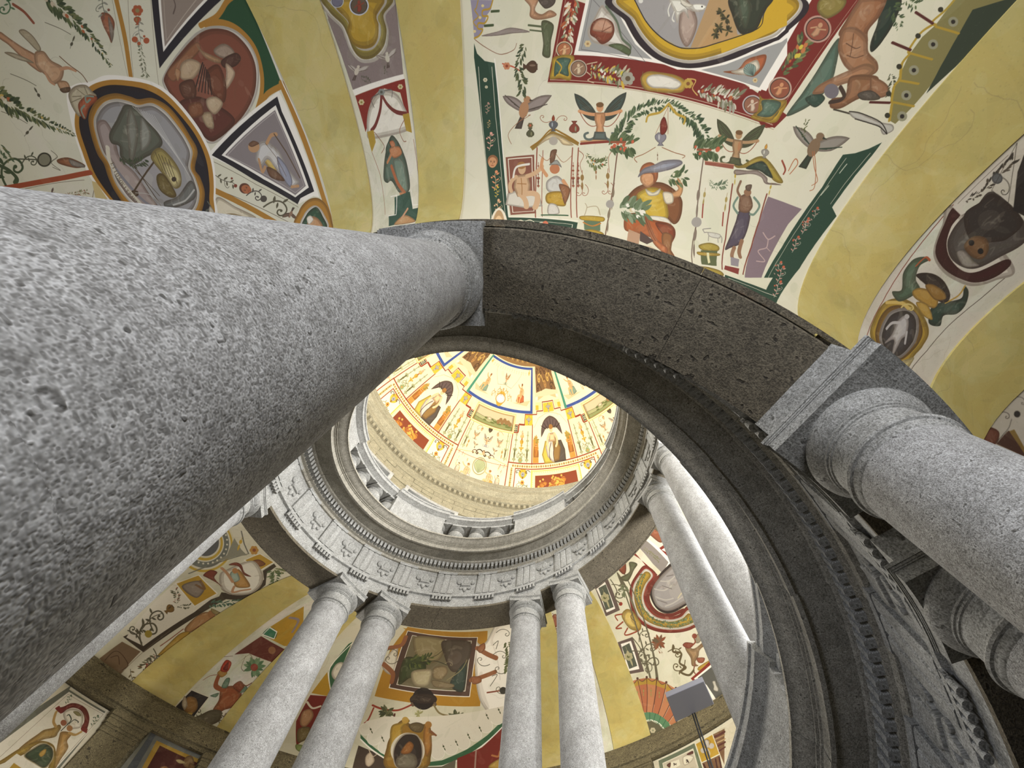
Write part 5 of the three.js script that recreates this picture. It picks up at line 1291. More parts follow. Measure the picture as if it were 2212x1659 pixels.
// the dome: six like bays; d is the azimuth from the middle of a landscape, v the share of the way to the crown
const M_dome = (() => {
  const W = 1500, H = 1500, F = new Fresco(W, H, '#e6dcbf', 77), g = F.g, q = (d, v) => [(d / 60 + 0.5) * W, (1 - v) * H], RED = '#8a3018', OR = '#e2b93a', CR = '#ebe3cc';
  const poly = (c, ...p) => { g.fillStyle = c; F.path(p.map((a) => q(a[0], a[1])), true, false); g.fill(); };
  const rect = (c, d0, d1, v0, v1) => poly(c, [d0, v0], [d1, v0], [d1, v1], [d0, v1]);
  const line = (c, w, ...p) => { g.strokeStyle = c; g.lineWidth = w; F.path(p.map((a) => q(a[0], a[1])), false, false); g.stroke(); };
  const mot = (n, d, v, s, ...a) => { const [x, y] = q(d, v); g.save(); g.translate(x, y); g.scale(s, s); g.lineWidth = 0.05; MOTIF[n](F, g, ...a); g.restore(); };
  const both = (f) => { f(1); f(-1); };
  // lowest row
  both((s) => {
    rect('#efe3b4', s * 20.4, s * 31, 0, 0.145); rect('#d9b84a', s * 20.4, s * 20.8, 0, 0.14); rect('#d9b84a', s * 20.4, s * 31, 0.134, 0.138);
    for (let k = 0; k < 14; k++) mot('o', s * 21.1, 0.006 + k * 0.01, 4, '#dcc06a'); for (let k = 0; k < 12; k++) mot('o', s * (21 + k * 0.85), 0.128, 4, '#dcc06a');
    rect('#7a3318', s * 22, s * 31, 0.012, 0.112);
    for (let k = 0; k < 9; k++) { const d = s * (23 + F.r() * 7.6), v = 0.03 + F.r() * 0.05; mot('o', d, v, 16 + F.r() * 20, ['#b8742a', '#c98f34', '#a8602a', '#d9a84a'][k % 4]); mot('o', d + 0.6, v + 0.022, 9, '#d9a24a'); mot('curl', d, v, 26, '#8a4a1c', 0.22); }
    rect(CR, s * 14.2, s * 20.4, 0, 0.145); mot('shell', s * 17.2, 0.12, 46, OR, '#7a5a1c'); mot('flower', s * 17.2, 0.118, 20, '#9aa0a8', '#6a6a70'); mot('curl', s * 15.3, 0.13, 24, '#2c2420', 0.2); mot('curl', s * 19.1, 0.13, 24, '#2c2420', 0.2);
    mot('scroll', s * 16.3, 0.06, 40, '#8a8458'); mot('scroll', s * 18.1, 0.05, 40, '#6a6a48'); mot('vase', s * 17.2, 0.03, 34, '#b9a05a', '#8a6a34'); mot('flower', s * 17.2, 0.075, 20, '#c9903a', '#7a3a20');
    rect('#ece0bc', s * 11.3, s * 13.9, 0, 0.172); for (let k = 0; k < 15; k++) mot('flower', s * 12.6, 0.008 + k * 0.0105, 11, k % 2 ? '#b9a86a' : '#a8884a', '#7a6a3a');
    rect('#ece0bc', s * 11.3, s * 31, 0.148, 0.17); for (let k = 0; k < 20; k++) mot('flower', s * (13 + k * 0.95), 0.159, 11, k % 2 ? '#b9a86a' : '#a8884a', '#8a5a3a');
    line(RED, 9, [s * 10.9, 0], [s * 10.9, 0.174], [s * 31, 0.174]); line(RED, 8, [s * 14.1, 0], [s * 14.1, 0.146], [s * 31, 0.146]);
  });
  for (let k = 0; k < 26; k++) mot('drop', -10 + F.r() * 20, 0.1 + F.r() * 0.045, 12, '#b9a06a', k % 3 ? '#c9a85a' : '#a4602e');
  mot('shell', 0, 0.118, 62, '#a9b48a', '#8f9a74'); mot('ring', 0, 0.118, 66, '#8a7a4a', 0.09); mot('ring', 0, 0.118, 74, '#d9d0b0', 0.06);
  both((s) => { mot('nude', s * 4.4, 0.07, 74, '#d8b48a', '#9a6a3a', s > 0 ? '#c9c4c0' : '#c9a04a'); mot('woman', s * 7.8, 0.06, 56, '#d8b48a', '#c9bfa8', '#a89a88', '#7a5a34'); mot('curl', s * 2, 0.03, 46, '#a8623a', 0.16); });
  rect('#a04a24', -10.8, 10.8, 0.15, 0.152); for (const d of [-9.5, -8, 8, 9.5]) mot('drop', d, 0.15, 16, '#8a3a20', '#a4502e');
  // scrollwork over it, then the white field with its winged children
  line('#c9b06a', 4, [-10.8, 0.155], [-5, 0.175], [0, 0.18], [5, 0.175], [10.8, 0.155]); both((s) => { mot('curl', s * 1.7, 0.186, 40, '#33241e', 0.2); mot('curl', s * 3.6, 0.18, 30, '#5a3a2c', 0.2); }); mot('face', 0, 0.19, 20, '#d8b48a', '#5a3a2a');
  mot('winged', 0, 0.255, 52, '#d8b48a', '#b9b0a0', '#a8a8b0'); both((s) => { mot('winged', s * 5.6, 0.262, 36, '#d8a878', '#b9a88a', '#a89a80'); mot('bird', s * 4.4, 0.215, 30, '#c9b08a', '#a89a84', '#6a5a4a'); mot('curl', s * 5, 0.305, 40, '#a8783a'); mot('face', s * 4, 0.3, 15, '#d8b48a', '#8a6a3a'); mot('candel', s * 9, 0.25, 110, '#7d7a4a', '#a8b08a'); line('#8a9a6a', 5, [s * 10, 0.18], [s * 10, 0.31]); mot('drop', s * 7.6, 0.21, 40, '#8a7a4a', '#b08a4a'); });
  mot('shell', 0, 0.315, 28, '#2c2622', '#6a5a44');
  both((s) => {                                        // candelabra strips and the niches with seated women
    line(RED, 9, [s * 11, 0.172], [s * 11, 0.33], [s * 13.4, 0.33]); line(RED, 10, [s * 20.6, 0.172], [s * 20.6, 0.375], [s * 13.6, 0.375], [s * 13.6, 0.335]);
    for (const e of [13, 18.4]) { mot('candel', s * e, 0.26, 120, '#6f7448', '#9aa07a'); }
    mot('vase', s * 15.7, 0.285, 34, '#c9a23a', '#8a5a24', '#b9603a'); mot('lily', s * 15.7, 0.25, 26, '#d9b03a', '#8a7434'); mot('scroll', s * 15, 0.215, 34, '#5f6a44'); mot('scroll', s * 16.5, 0.215, 34, '#7a7a4a'); mot('nude', s * 15.7, 0.325, 30, '#d8b48a', '#8a5a3a', '#c9a85a'); mot('flower', s * 15.7, 0.19, 26, '#8a9a6a', '#b98a4a');
    rect('#f1e7cc', s * 21, s * 31, 0.178, 0.43); rect('#c08a3a', s * 21, s * 23.4, 0.178, 0.3); mot('woman', s * 22.4, 0.245, 62, '#c98f4a', '#b9782e', '#9a5a24', '#a8702a'); mot('tuft', s * 22.6, 0.3, 40, '#8a7a3a #a8923c #b08a3a', 20);
    const [x, y] = q(s * 30, 0.295); g.save(); g.translate(x, y); g.scale(170, 190); MOTIF.seated(F, g, '#e3c49a', s > 0 ? '#8a6a3a' : '#cfc6c0', s > 0 ? '#4a4440' : '#c9b44a', '#5a4a4c'); g.restore();
    line('#c9bc98', 5, [s * 21.4, 0.36], [s * 24, 0.41], [s * 28, 0.43], [s * 31, 0.433]); for (let k = 0; k < 6; k++) mot('curl', s * (22 + k * 1.5), 0.395 + k * 0.008, 14, '#c9bc98');
    rect('#33342c', s * 11.1, s * 13, 0.336, 0.366); rect('#e6d9b4', s * 11.5, s * 12.6, 0.342, 0.36); mot('flower', s * 12.05, 0.351, 12, '#3f5a54', '#c9c4a8'); line(RED, 6, [s * 10.8, 0.332], [s * 13.3, 0.332], [s * 13.3, 0.37], [s * 10.8, 0.37]);
    rect(OR, s * 16.6, s * 20.6, 0.372, 0.425); mot('lily', s * 18.6, 0.398, 34, '#a9aeb4', '#7a6a3a'); line(RED, 8, [s * 14, 0.372], [s * 16.4, 0.372], [s * 16.4, 0.428], [s * 23, 0.428], [s * 23, 0.445], [s * 26.6, 0.445], [s * 26.6, 0.49], [s * 31, 0.49]);
    rect(OR, s * 27, s * 31, 0.436, 0.484); mot('lily', s * 30, 0.459, 36, '#a9aeb4', '#7a6a3a');
    rect('#e9d9a0', s * 22.4, s * 26, 0.452, 0.49); rect('#d9b03a', s * 22.4, s * 24.2, 0.45, 0.475);
    poly('#f4edd8', [s * 22.6, 0.5], [s * 31, 0.545], [s * 31, 0.56], [s * 22.6, 0.515]); poly('#c9b88a', [s * 24, 0.5], [s * 29, 0.525], [s * 24, 0.52]);
    rect('#d9cfae', s * 22.2, s * 31, 0.52, 0.68);
  });
  both((s) => { poly('#7a5a3a', [s * 23, 0.54], [s * 31, 0.56], [s * 31, 0.68], [s * 23, 0.68]); mot('face', s * 30, 0.585, 40, '#a8804a', '#6a4a2a'); for (const [d, v, r] of [[25, 0.57, 50], [26.5, 0.62, 60], [28.4, 0.655, 50], [24.4, 0.655, 40]]) mot('scroll', s * d, v, r, r > 50 ? '#c9a45a' : '#4a3424', 0.2); });
  // landscape
  rect('#e2c878', -11.4, 11.4, 0.322, 0.424); rect('#f4ecd0', -11, 11, 0.327, 0.419); rect('#b9923c', -10.7, 10.7, 0.331, 0.415);
  { const [x, y] = q(0, 0.373); g.save(); g.translate(x, y); g.scale(258, 58); MOTIF.land(F, g, '#cfc0a0', '#a8ad80', '#8a9460'); for (let k = 0; k < 7; k++) MOTIF.o(F, (g.save(), g.translate(-0.85 + k * 0.1, 0.3 - F.r() * 0.5), g.scale(0.09, 0.3), g), '#8a6a44'), g.restore(); g.restore(); }
  // blue-edged field with two reclining children and a silvered medallion
  rect('#2f4a9a', -20.6, 20.6, 0.432, 0.672); rect('#3a8a74', 19.2, 20.6, 0.432, 0.672); rect(CR, -19.2, 19.2, 0.447, 0.66);
  both((s) => { poly('#e9e0c4', [s * 19.2, 0.46], [s * 5, 0.46], [s * 6, 0.49], [s * 19.2, 0.51]); poly('#cfc39c', [s * 19, 0.5], [s * 8, 0.48], [s * 17, 0.47]); mot('nude', s * 12.6, 0.535, 84, '#dcae78', '#8a5a34', s > 0 ? '#7d9a8a' : '#b9603a'); line('#a8a078', 3, [0, 0.56], [s * 5, 0.55], [s * 9, 0.6], [s * 12, 0.648]); mot('scroll', s * 5.4, 0.5, 40, '#b08a3a'); mot('tuft', s * 17.4, 0.645, 30, '#d9b03a #c9a84a', 12); });
  mot('o', 0, 0.485, 62, '#c9a23a'); { const [x, y] = q(0, 0.485); g.save(); g.translate(x, y); g.scale(80, 42); MOTIF.o(F, g, '#b9943a'); g.scale(0.84, 0.82); MOTIF.o(F, g, '#cdd3de'); g.scale(0.6, 0.6); MOTIF.o(F, g, '#eef0f2'); g.restore(); }
  mot('scroll', -2.4, 0.52, 44, '#b98f34'); mot('scroll', 2.2, 0.52, 44, '#a8842e'); mot('face', 0, 0.53, 17, '#d8b48a', '#a8803a'); mot('winged', 0, 0.592, 48, '#d8a878', '#b98a5a', '#8fa088');
  for (let k = -7; k <= 7; k++) mot('drop', k * 2.1, 0.642 - Math.abs(k) * 0.0006, 15, '#b9a05a', '#c9a84a');
  rect('#8a6a44', -30, 30, 0.678, 0.74); for (let k = 0; k < 22; k++) mot('scroll', -29 + k * 2.7, 0.71, 34, k % 2 ? '#c9a45a' : '#5a3c26', 0.2);
  rect('#e9dcb4', -30, 30, 0.74, 0.8); rect('#8a6a34', -30, 30, 0.8, 0.81);
  return F.wear(0.6);
})();
const plasterYellow = (() => { const F = new Fresco(1024, 1024, '#bba75c', 15), g = F.g;
  for (let i = 0; i < 500; i++) { g.globalAlpha = 0.06; g.fillStyle = ['#b59a44', '#dccb78', '#b8a468', '#e2d28a', '#a8925a'][i % 5]; g.beginPath(); g.ellipse(F.r() * 1024, F.r() * 1024, 20 + F.r() * 90, 10 + F.r() * 40, F.r() * 3, 0, 7); g.fill(); }
  g.globalAlpha = 1; F.wear(1.4); const t = new THREE.CanvasTexture(F.canvas); t.colorSpace = THREE.SRGBColorSpace; t.wrapS = t.wrapT = THREE.RepeatWrapping; t.repeat.set(0.5, 0.5); return new THREE.MeshStandardMaterial({ map: t, roughness: 0.9 }); })();
const flat = (c, r = 0.9, o = {}) => new THREE.MeshStandardMaterial({ color: c, roughness: r, ...o });
M.yellow = plasterYellow; M.paving = flat(0x5a5044); M.border = flat(0xd8cfba);
M.plaster = M_plain.material();
M.strips = [M.plaster, M_stripT.material(), M_stripL.material(), M.plaster, M_stripN.material(), M_stripR.material(), M.plaster];
M.bays = [M_farR.material(), M_farC.material(), M_farL.material(), M_left.material(), M_main.material(), M_bayR.material()];
M.dome = [M_dome.material()];
M.panels = { L: M_wallL.material(), M: M_wallM.material(), R: M_wallR.material() };


// ---------------------------------------------------------------- geometry helpers
class Builder {                                        // collects quads and triangles with uv in metres
  constructor() { this.p = []; this.u = []; }
  tri(a, b, c, ua, ub, uc) { for (const v of [a, b, c]) this.p.push(v.x, v.y, v.z); for (const w of [ua, ub, uc]) this.u.push(w[0], w[1]); }
  quad(a, b, c, d, ua, ub, uc, ud) { this.tri(a, b, c, ua, ub, uc); this.tri(a, c, d, ua, uc, ud); }
  done(crease = 0.6) {
    let g = new THREE.BufferGeometry();
    g.setAttribute('position', new THREE.Float32BufferAttribute(this.p, 3));
    g.setAttribute('uv', new THREE.Float32BufferAttribute(this.u, 2));
    g.computeVertexNormals();
    return toCreasedNormals(g, crease);
  }
}
const area2 = (pts) => pts.reduce((s, a, i) => { const b = pts[(i + 1) % pts.length]; return s + a[0] * b[1] - b[0] * a[1]; }, 0);
// A closed profile of [radius, height] swept along the helix (or level, when rise is a number).
function sweep(profile, deg0, deg1, { n = Math.ceil(Math.abs(deg1 - deg0) / 1.5), level, closed = true, caps = true, crease = 0.5, into } = {}) {
  const B = into ?? new Builder(), P = closed && area2(profile) < 0 ? profile.slice().reverse() : profile, m = closed ? P.length : P.length - 1;
  const len = [0]; for (let j = 0; j < m; j++) { const a = P[j], b = P[(j + 1) % P.length]; len.push(len[j] + Math.hypot(a[0] - b[0], a[1] - b[1]) * S); }
  const at = (j, t) => { const q = P[j % P.length]; return X(q[0], t, q[1] + (level ?? soffit(t))); };
  for (let i = 0; i < n; i++) {
    const t0 = (deg0 + ((deg1 - deg0) * i) / n) * RAD, t1 = (deg0 + ((deg1 - deg0) * (i + 1)) / n) * RAD;
    for (let j = 0; j < m; j++) {
      const r = P[j][0] * S, u0 = t0 * S, u1 = t1 * S;
      B.quad(at(j, t0), at(j, t1), at(j + 1, t1), at(j + 1, t0), [u0, len[j]], [u1, len[j]], [u1, len[j + 1]], [u0, len[j + 1]]);
    }
  }
  if (closed && caps) {
    const tris = THREE.ShapeUtils.triangulateShape(P.map((q) => new THREE.Vector2(q[0], q[1])), []);
    for (const [d, flip] of [[deg0, false], [deg1, true]]) for (const [a, b, c] of tris) {
      const t = d * RAD, v = [a, b, c].map((k) => at(k, t)), w = [a, b, c].map((k) => [P[k][0] * S, P[k][1] * S]);
      flip ? B.tri(v[0], v[2], v[1], w[0], w[2], w[1]) : B.tri(v[0], v[1], v[2], w[0], w[1], w[2]);
    }
  }
  return into ? B : B.done(crease);
}
// A plan outline of [azimuth in degrees, radius] raised between two heights; heights follow the helix unless level is given.
function raise(plan, h0, h1, { level, crease = 0.5, taper = 1, into } = {}) {
  const B = into ?? new Builder(), P = area2(plan) > 0 ? plan : plan.slice().reverse();
  const c = P.reduce((s, q) => [s[0] + q[0] / P.length, s[1] + q[1] / P.length], [0, 0]);
  const at = (q, h, k) => { const d = c[0] + (q[0] - c[0]) * k, r = c[1] + (q[1] - c[1]) * k, t = d * RAD; return X(r, t, h + (level ?? soffit(t))); };
  const uv = (q) => [q[0] * RAD * S, q[1] * S];
  let run = 0;
  for (let i = 0; i < P.length; i++) {
    const a = P[i], b = P[(i + 1) % P.length], l = at(a, h0, 1).distanceTo(at(b, h0, 1));
    B.quad(at(a, h0, taper), at(a, h1, 1), at(b, h1, 1), at(b, h0, taper), [run, h0 * S], [run, h1 * S], [run + l, h1 * S], [run + l, h0 * S]);
    run += l;
  }
  for (const [i, j, k] of THREE.ShapeUtils.triangulateShape(P.map((q) => new THREE.Vector2(q[0], q[1])), [])) {
    B.tri(at(P[i], h1, 1), at(P[k], h1, 1), at(P[j], h1, 1), uv(P[i]), uv(P[k]), uv(P[j]));
    B.tri(at(P[i], h0, taper), at(P[j], h0, taper), at(P[k], h0, taper), uv(P[i]), uv(P[j]), uv(P[k]));
  }
  return into ? B : B.done(crease);
}
const wedge = (d0, d1, r0, r1, n = 4) => [...Array(n + 1)].map((_, i) => [d0 + ((d1 - d0) * i) / n, r0]).concat([...Array(n + 1)].map((_, i) => [d1 + ((d0 - d1) * i) / n, r1]));
const arc = (cx, cy, r, a0, a1, n) => [...Array(n + 1)].map((_, i) => { const a = (a0 + ((a1 - a0) * i) / n) * RAD; return [cx + r * Math.cos(a), cy + r * Math.sin(a)]; });
// A turned piece: [radius, height] in well units about its own vertical axis.
function lathe(pts, n = 64, crease = 0.7) {
  const B = new Builder(); let v = 0;
  for (let j = 0; j < pts.length - 1; j++) {
    const [r0, y0] = pts[j], [r1, y1] = pts[j + 1], l = Math.hypot(r1 - r0, y1 - y0) * S;
    for (let i = 0; i < n; i++) {
      const a = (i / n) * 2 * Math.PI, b = ((i + 1) / n) * 2 * Math.PI, rm = Math.max(r0, r1) * S;
      const V = (r, y, t) => new THREE.Vector3(S * r * Math.sin(t), S * y, S * r * Math.cos(t));
      B.quad(V(r0, y0, a), V(r0, y0, b), V(r1, y1, b), V(r1, y1, a), [a * rm, v], [b * rm, v], [b * rm, v + l], [a * rm, v + l]);
    }
    v += l;
  }
  return B.done(crease);
}

// ---------------------------------------------------------------- entablature: one helix of stone round the well
const T0 = -345, T1 = 128;                             // the helix from its top end to its lower end
const trig = (k) => -134.2 + STEP * k;                 // azimuths of the triglyphs
const entablature = structure('trim_1');
tag(entablature, 'grey stone entablature winding round the open well with carved lilies and dentils');
{
  const K0 = Math.ceil((T0 + 134.2) / STEP), K1 = Math.floor((T1 + 134.2) / STEP);
  const gSlab = sweep([[1.0, 0], [1.0, 0.014], [1.192, 0.014], [1.192, 0.0125], [1.178, 0.0115], [1.172, 0]], -14.97, 14.97, { n: 20 });
  const gFascia = sweep([[1.0, 0.0145], [1.0, 0.082], [0.988, 0.086], [0.988, 0.103], [1.004, 0.105], [1.15, 0.105], [1.17, 0.0145]], -14.97, 14.97, { n: 20 });
  const gFrieze = sweep([[1.0, 0.1], [1.0, 0.29], [1.15, 0.29], [1.15, 0.1055]].map(([r, h]) => [r, Math.max(h, 0.1055)]), -7.49, 7.49, { n: 10 });
  const cyma = [[1.01, 0.28], [0.99, 0.283], [0.985, 0.296], [0.972, 0.3], [0.972, 0.342], [0.958, 0.346], [0.944, 0.352], [0.94, 0.358], [0.862, 0.358], [0.862, 0.348], [0.85, 0.348],
    [0.85, 0.378], [0.845, 0.379], [0.845, 0.384], [0.838, 0.385], [0.838, 0.39], [0.834, 0.391], [0.826, 0.395], [0.818, 0.401], [0.811, 0.408], [0.805, 0.411], [0.8, 0.413], [0.795, 0.413], [0.795, 0.424], [1.169, 0.424], [1.169, 0.28]];
  const gCornice = sweep(cyma, -11.2, 11.2, { n: 20, crease: 0.35 });
  const gDent = raise(wedge(-0.5, 0.5, 0.974, 0.949, 1), 0.302, 0.341);
  const tri = [[-3.5, 1.003], [-3.5, 0.989], [-3.1, 0.986], [-1.6, 0.986], [-1.2, 0.992], [-0.8, 0.986], [0.8, 0.986], [1.2, 0.992], [1.6, 0.986], [3.1, 0.986], [3.5, 0.989], [3.5, 1.003]];
  const tb = new Builder(); raise(tri, 0.106, 0.266, { into: tb }); raise(wedge(-3.55, 3.55, 1.003, 0.984, 4), 0.268, 0.288, { into: tb });
  const gTri = tb.done();
  const gBand = raise(wedge(-3.5, 3.5, 0.989, 0.9805, 3), 0.074, 0.086);
  const gGutta = raise([...Array(8)].map((_, i) => [0.42 * Math.cos((i / 8) * 6.283), 0.9865 + 0.0065 * Math.sin((i / 8) * 6.283)]), 0.05, 0.075, { taper: 1.25, crease: 1 });
  // the carved lily: three petals, a tie and a foot, bent onto the face of the frieze
  const lily = (() => {
    const sh = (f) => { const s = new THREE.Shape(); f(s); return s; };
    const list = [
      sh((s) => { s.moveTo(0, 0.66); s.bezierCurveTo(0.2, 0.42, 0.24, 0.28, 0.1, 0.03); s.lineTo(-0.1, 0.03); s.bezierCurveTo(-0.24, 0.28, -0.2, 0.42, 0, 0.66); }),
      ...[1, -1].map((k) => sh((s) => { s.moveTo(k * 0.12, 0.03); s.bezierCurveTo(k * 0.14, 0.36, k * 0.3, 0.6, k * 0.5, 0.52); s.bezierCurveTo(k * 0.68, 0.44, k * 0.64, 0.18, k * 0.48, 0.15); s.bezierCurveTo(k * 0.38, 0.15, k * 0.36, 0.26, k * 0.45, 0.29); s.bezierCurveTo(k * 0.44, 0.36, k * 0.34, 0.32, k * 0.27, 0.03); })),
      sh((s) => { s.moveTo(-0.3, 0.05); s.lineTo(0.3, 0.05); s.lineTo(0.3, -0.06); s.lineTo(-0.3, -0.06); }),
      sh((s) => { s.moveTo(-0.08, -0.05); s.bezierCurveTo(-0.17, -0.2, -0.13, -0.32, 0, -0.48); s.bezierCurveTo(0.13, -0.32, 0.17, -0.2, 0.08, -0.05); }),
      ...[1, -1].map((k) => sh((s) => { s.moveTo(k * 0.11, -0.05); s.bezierCurveTo(k * 0.15, -0.24, k * 0.32, -0.36, k * 0.38, -0.2); s.bezierCurveTo(k * 0.36, -0.1, k * 0.28, -0.1, k * 0.22, -0.05); })),
    ];
    const parts = list.map((s, i) => new THREE.ExtrudeGeometry(s, { depth: i === 3 ? 0.12 : i === 0 ? 0.08 : 0.05, bevelEnabled: true, bevelThickness: 0.06, bevelSize: 0.03, bevelSegments: 2, curveSegments: 8 }));
    let g = mergeGeometries(parts);
    const p = g.attributes.position, uv = g.attributes.uv;
    for (let i = 0; i < p.count; i++) {
      const x = p.getX(i) * 0.09, y = p.getY(i) * 0.1, z = p.getZ(i) * 0.1, t = x;
      const v = X(1.002 - z, t, 0.182 + y + soffit(t)); uv.setXY(i, x * S, y * S); p.setXYZ(i, v.x, v.y, v.z);
    }
    g.deleteAttribute('normal'); g.computeVertexNormals(); return toCreasedNormals(g, 0.7);
  })();
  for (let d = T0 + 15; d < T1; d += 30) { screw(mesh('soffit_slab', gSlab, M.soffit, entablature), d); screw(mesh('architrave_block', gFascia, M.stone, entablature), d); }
  for (let k = K0; k <= K1; k++) {
    screw(mesh('frieze_block', gFrieze, M.stone, entablature), trig(k));
    const t = screw(mesh('triglyph', gTri, M.stone, entablature), trig(k));
    mesh('gutta_band', gBand, M.stone, t);
    for (let i = 0; i < 6; i++) { const g = mesh('gutta', gGutta, M.stone, t); const a = (i - 2.5) * 1.2; g.rotation.y = a * RAD; g.position.y = -(RISE * a * RAD) / (2 * Math.PI) * S; }
    if (k < K1) screw(mesh('lily', lily, M.stone, entablature), trig(k) + STEP / 2);
  }
  for (let d = T0 + 11.3, i = 0; d < T1; d += 22.45, i++) { const c = screw(mesh('cornice_block', gCornice, M.cornice, entablature), d); c.scale.set(1 + (rnd() - 0.5) * 0.006, 1, 1 + (rnd() - 0.5) * 0.006); }
  for (let d = T0 + 2; d < T1; d += 1.625) screw(mesh('dentil', gDent, M.stone, entablature), d);
}

// ---------------------------------------------------------------- balustrade on the cornice
const PAIRS = [-321.5, -261.6, -201.5, -141.5, -81.5, -21.5, 38.6, 98.7];
const balustrade = group('balustrade');
tag(balustrade, 'pale stone balustrade of turned balusters and solid pedestals above the winding cornice', 'balustrade');
{
  const gDie = raise(wedge(-13.0, 13.0, 0.868, 1.17, 10), 0.44, 0.672);
  const cop = (r) => [[r, 0.672], [r, 0.682], [r - 0.012, 0.69], [r - 0.022, 0.7], [r - 0.03, 0.703], [r - 0.03, 0.728], [r - 0.036, 0.732], [r - 0.036, 0.742], [1.19, 0.742], [1.19, 0.672]];
  const gCop = sweep(cop(0.868), -13.9, 13.9, { n: 16 });
  const gRail = sweep(cop(0.892).map(([r, h]) => [r > 1 ? 1.08 : r, h - 0.003]), -17.0, 17.0, { n: 18 });
  const gBase = sweep([[0.862, 0.42], [0.862, 0.438], [0.868, 0.446], [1.18, 0.446], [1.18, 0.42]], -29.9, 29.9, { n: 36 });
  const turn = [[0, 0.446], [0.052, 0.446], [0.054, 0.452], [0.052, 0.46], [0.036, 0.463], [0.033, 0.47], [0.03, 0.478], [0.036, 0.5], [0.05, 0.53], [0.06, 0.556], [0.063, 0.575], [0.058, 0.594], [0.046, 0.61], [0.034, 0.62], [0.034, 0.626], [0.042, 0.63], [0.046, 0.634], [0.042, 0.64], [0.036, 0.644], [0.05, 0.65], [0.056, 0.658], [0, 0.658]];
  const gBal = lathe(turn, 28);
  const gAbacus = raise(wedge(-3.4, 3.4, 0.888, 1.0, 2), 0.656, 0.674);
  for (const c of PAIRS) {
    screw(mesh('plinth', gBase, M.stone, balustrade), c);
    const d = screw(mesh('pedestal', gDie, M.stone, balustrade), c); mesh('coping', gCop, M.stone, d);
    const r = screw(mesh('rail', gRail, M.stone, balustrade), c + 30);
    for (let i = -2; i <= 2; i++) {
      const a = c + 30 + i * 9.0, b = mesh('baluster', gBal, M.stone, balustrade), t = a * RAD;
      b.position.copy(X(0.945, t, soffit(t))); b.rotation.y = t;
      const q = mesh('baluster_cap', gAbacus, M.stone, b); q.position.set(0, -S * (H0 + BASE), -0.945 * S);
    }
  }
}

// ---------------------------------------------------------------- columns
const RC = 1.072, LEN = 1.704, TOP = -0.075;           // ring of the columns, their length, the bed of the abacus below the soffit
const neck = [[0, -0.036], [0.106, -0.036], [0.108, -0.041], [0.107, -0.049], [0.102, -0.058], [0.094, -0.066], [0.0925, -0.067], [0.0925, -0.071], [0.0895, -0.072], [0.0895, -0.076], [0.0868, -0.077], [0.0868, -0.1165], [0.0895, -0.118],
  [0.0945, -0.1205], [0.0962, -0.125], [0.0945, -0.1295], [0.0905, -0.131], [0.0905, -0.137], [0.0862, -0.143]];
const shaftLine = [...Array(29)].map((_, i) => { const k = i / 28; return [0.0862 + 0.0122 * Math.sin(Math.min(1, k * 1.25) * Math.PI / 2) - 0.0, -0.143 - k * (LEN - 0.143 - 0.1)]; });
const foot = [[0.106, -(LEN - 0.098)], [0.106, -(LEN - 0.086)], ...arc(0.106, -(LEN - 0.062), 0.024, 90, -90, 8), [0.11, -(LEN - 0.036)]];
const gCapital = lathe(neck, 72), gShaft = lathe(shaftLine, 96), gFoot = lathe(foot, 64);
const gPlinth = raise(wedge(-6.6, 6.6, RC - 0.128, RC + 0.128, 4), -LEN - 0.0, -(LEN - 0.038), { level: 0 });
function column(deg, label, radius = RC, girth = 1) {
  const t = deg * RAD, g = group('column'); tag(g, label, 'column', 'paired columns round the stair well');
  // level abacus let into the sloping soffit at its downhill edge; a wedge of stone fills the gap uphill
  const top = soffit((deg + 2.8) * RAD);
  const A = 5.85, B = new Builder(), dr = radius - RC;
  raise(wedge(-A + 0.25, A - 0.25, 0.967 + 0.005 + dr, 1.198 - 0.005 + dr, 6), -0.036, -0.014, { level: 0, into: B });
  for (const [k, a, b] of [[0.16, -0.014, -0.011], [0.1, -0.011, -0.007], [0.0, -0.007, 0.0]]) raise(wedge(-A + k, A - k, 0.967 + k * 0.02 + dr, 1.198 - k * 0.02 + dr, 6), a, b, { level: 0, into: B });
  const ab = B.done(); const m = mesh('abacus', ab, M.stone, g); m.position.y = top * S;
  const W = new Builder(); { const P = wedge(-A + 0.3, A - 0.3, 0.985 + dr, 1.17 + dr, 6); const at = (q, low) => { const tt = q[0] * RAD; return X(q[1], tt, low ? top - 0.001 : soffit((deg + q[0]) * RAD) + 0.002); };
    for (let i = 0; i < P.length; i++) { const a = P[i], b = P[(i + 1) % P.length]; W.quad(at(a, true), at(a, false), at(b, false), at(b, true), [a[0] / 28 + a[1] * 2, 0], [a[0] / 28 + a[1] * 2, 0.08], [b[0] / 28 + b[1] * 2, 0.08], [b[0] / 28 + b[1] * 2, 0]); } }
  mesh('wedge_block', W.done(), M.stone, g);
  for (const [n, geo, mat] of [['capital', gCapital, M.stone], ['shaft', gShaft, M.column], ['base_ring', gFoot, M.stone]]) { const q = mesh(n, geo, mat, g); q.position.set(0, (top + BASE) * S, radius * S); q.rotation.y = 6.1; q.scale.set(girth, 1, girth); }
  const pl = mesh('plinth_block', gPlinth, M.stone, g); pl.position.y = top * S;
  g.rotation.y = t;
  return g;
}
column(-11.95, 'huge pitted grey column running in close up from the left edge', 1.062);
column(31.9, 'large grey column with ringed capital at the right edge, nearer of its pair', 1.083, 0.89);
column(46.2, 'grey column at the right edge half hidden behind the nearer large column');
column(-134.2, 'leftmost of the four pale columns standing together at the bottom');
column(-149.2, 'second from left of the four pale columns at the bottom');
column(-194.4, 'third from left of the four pale columns at the bottom');
column(-209.4, 'rightmost of the four pale columns at the bottom');
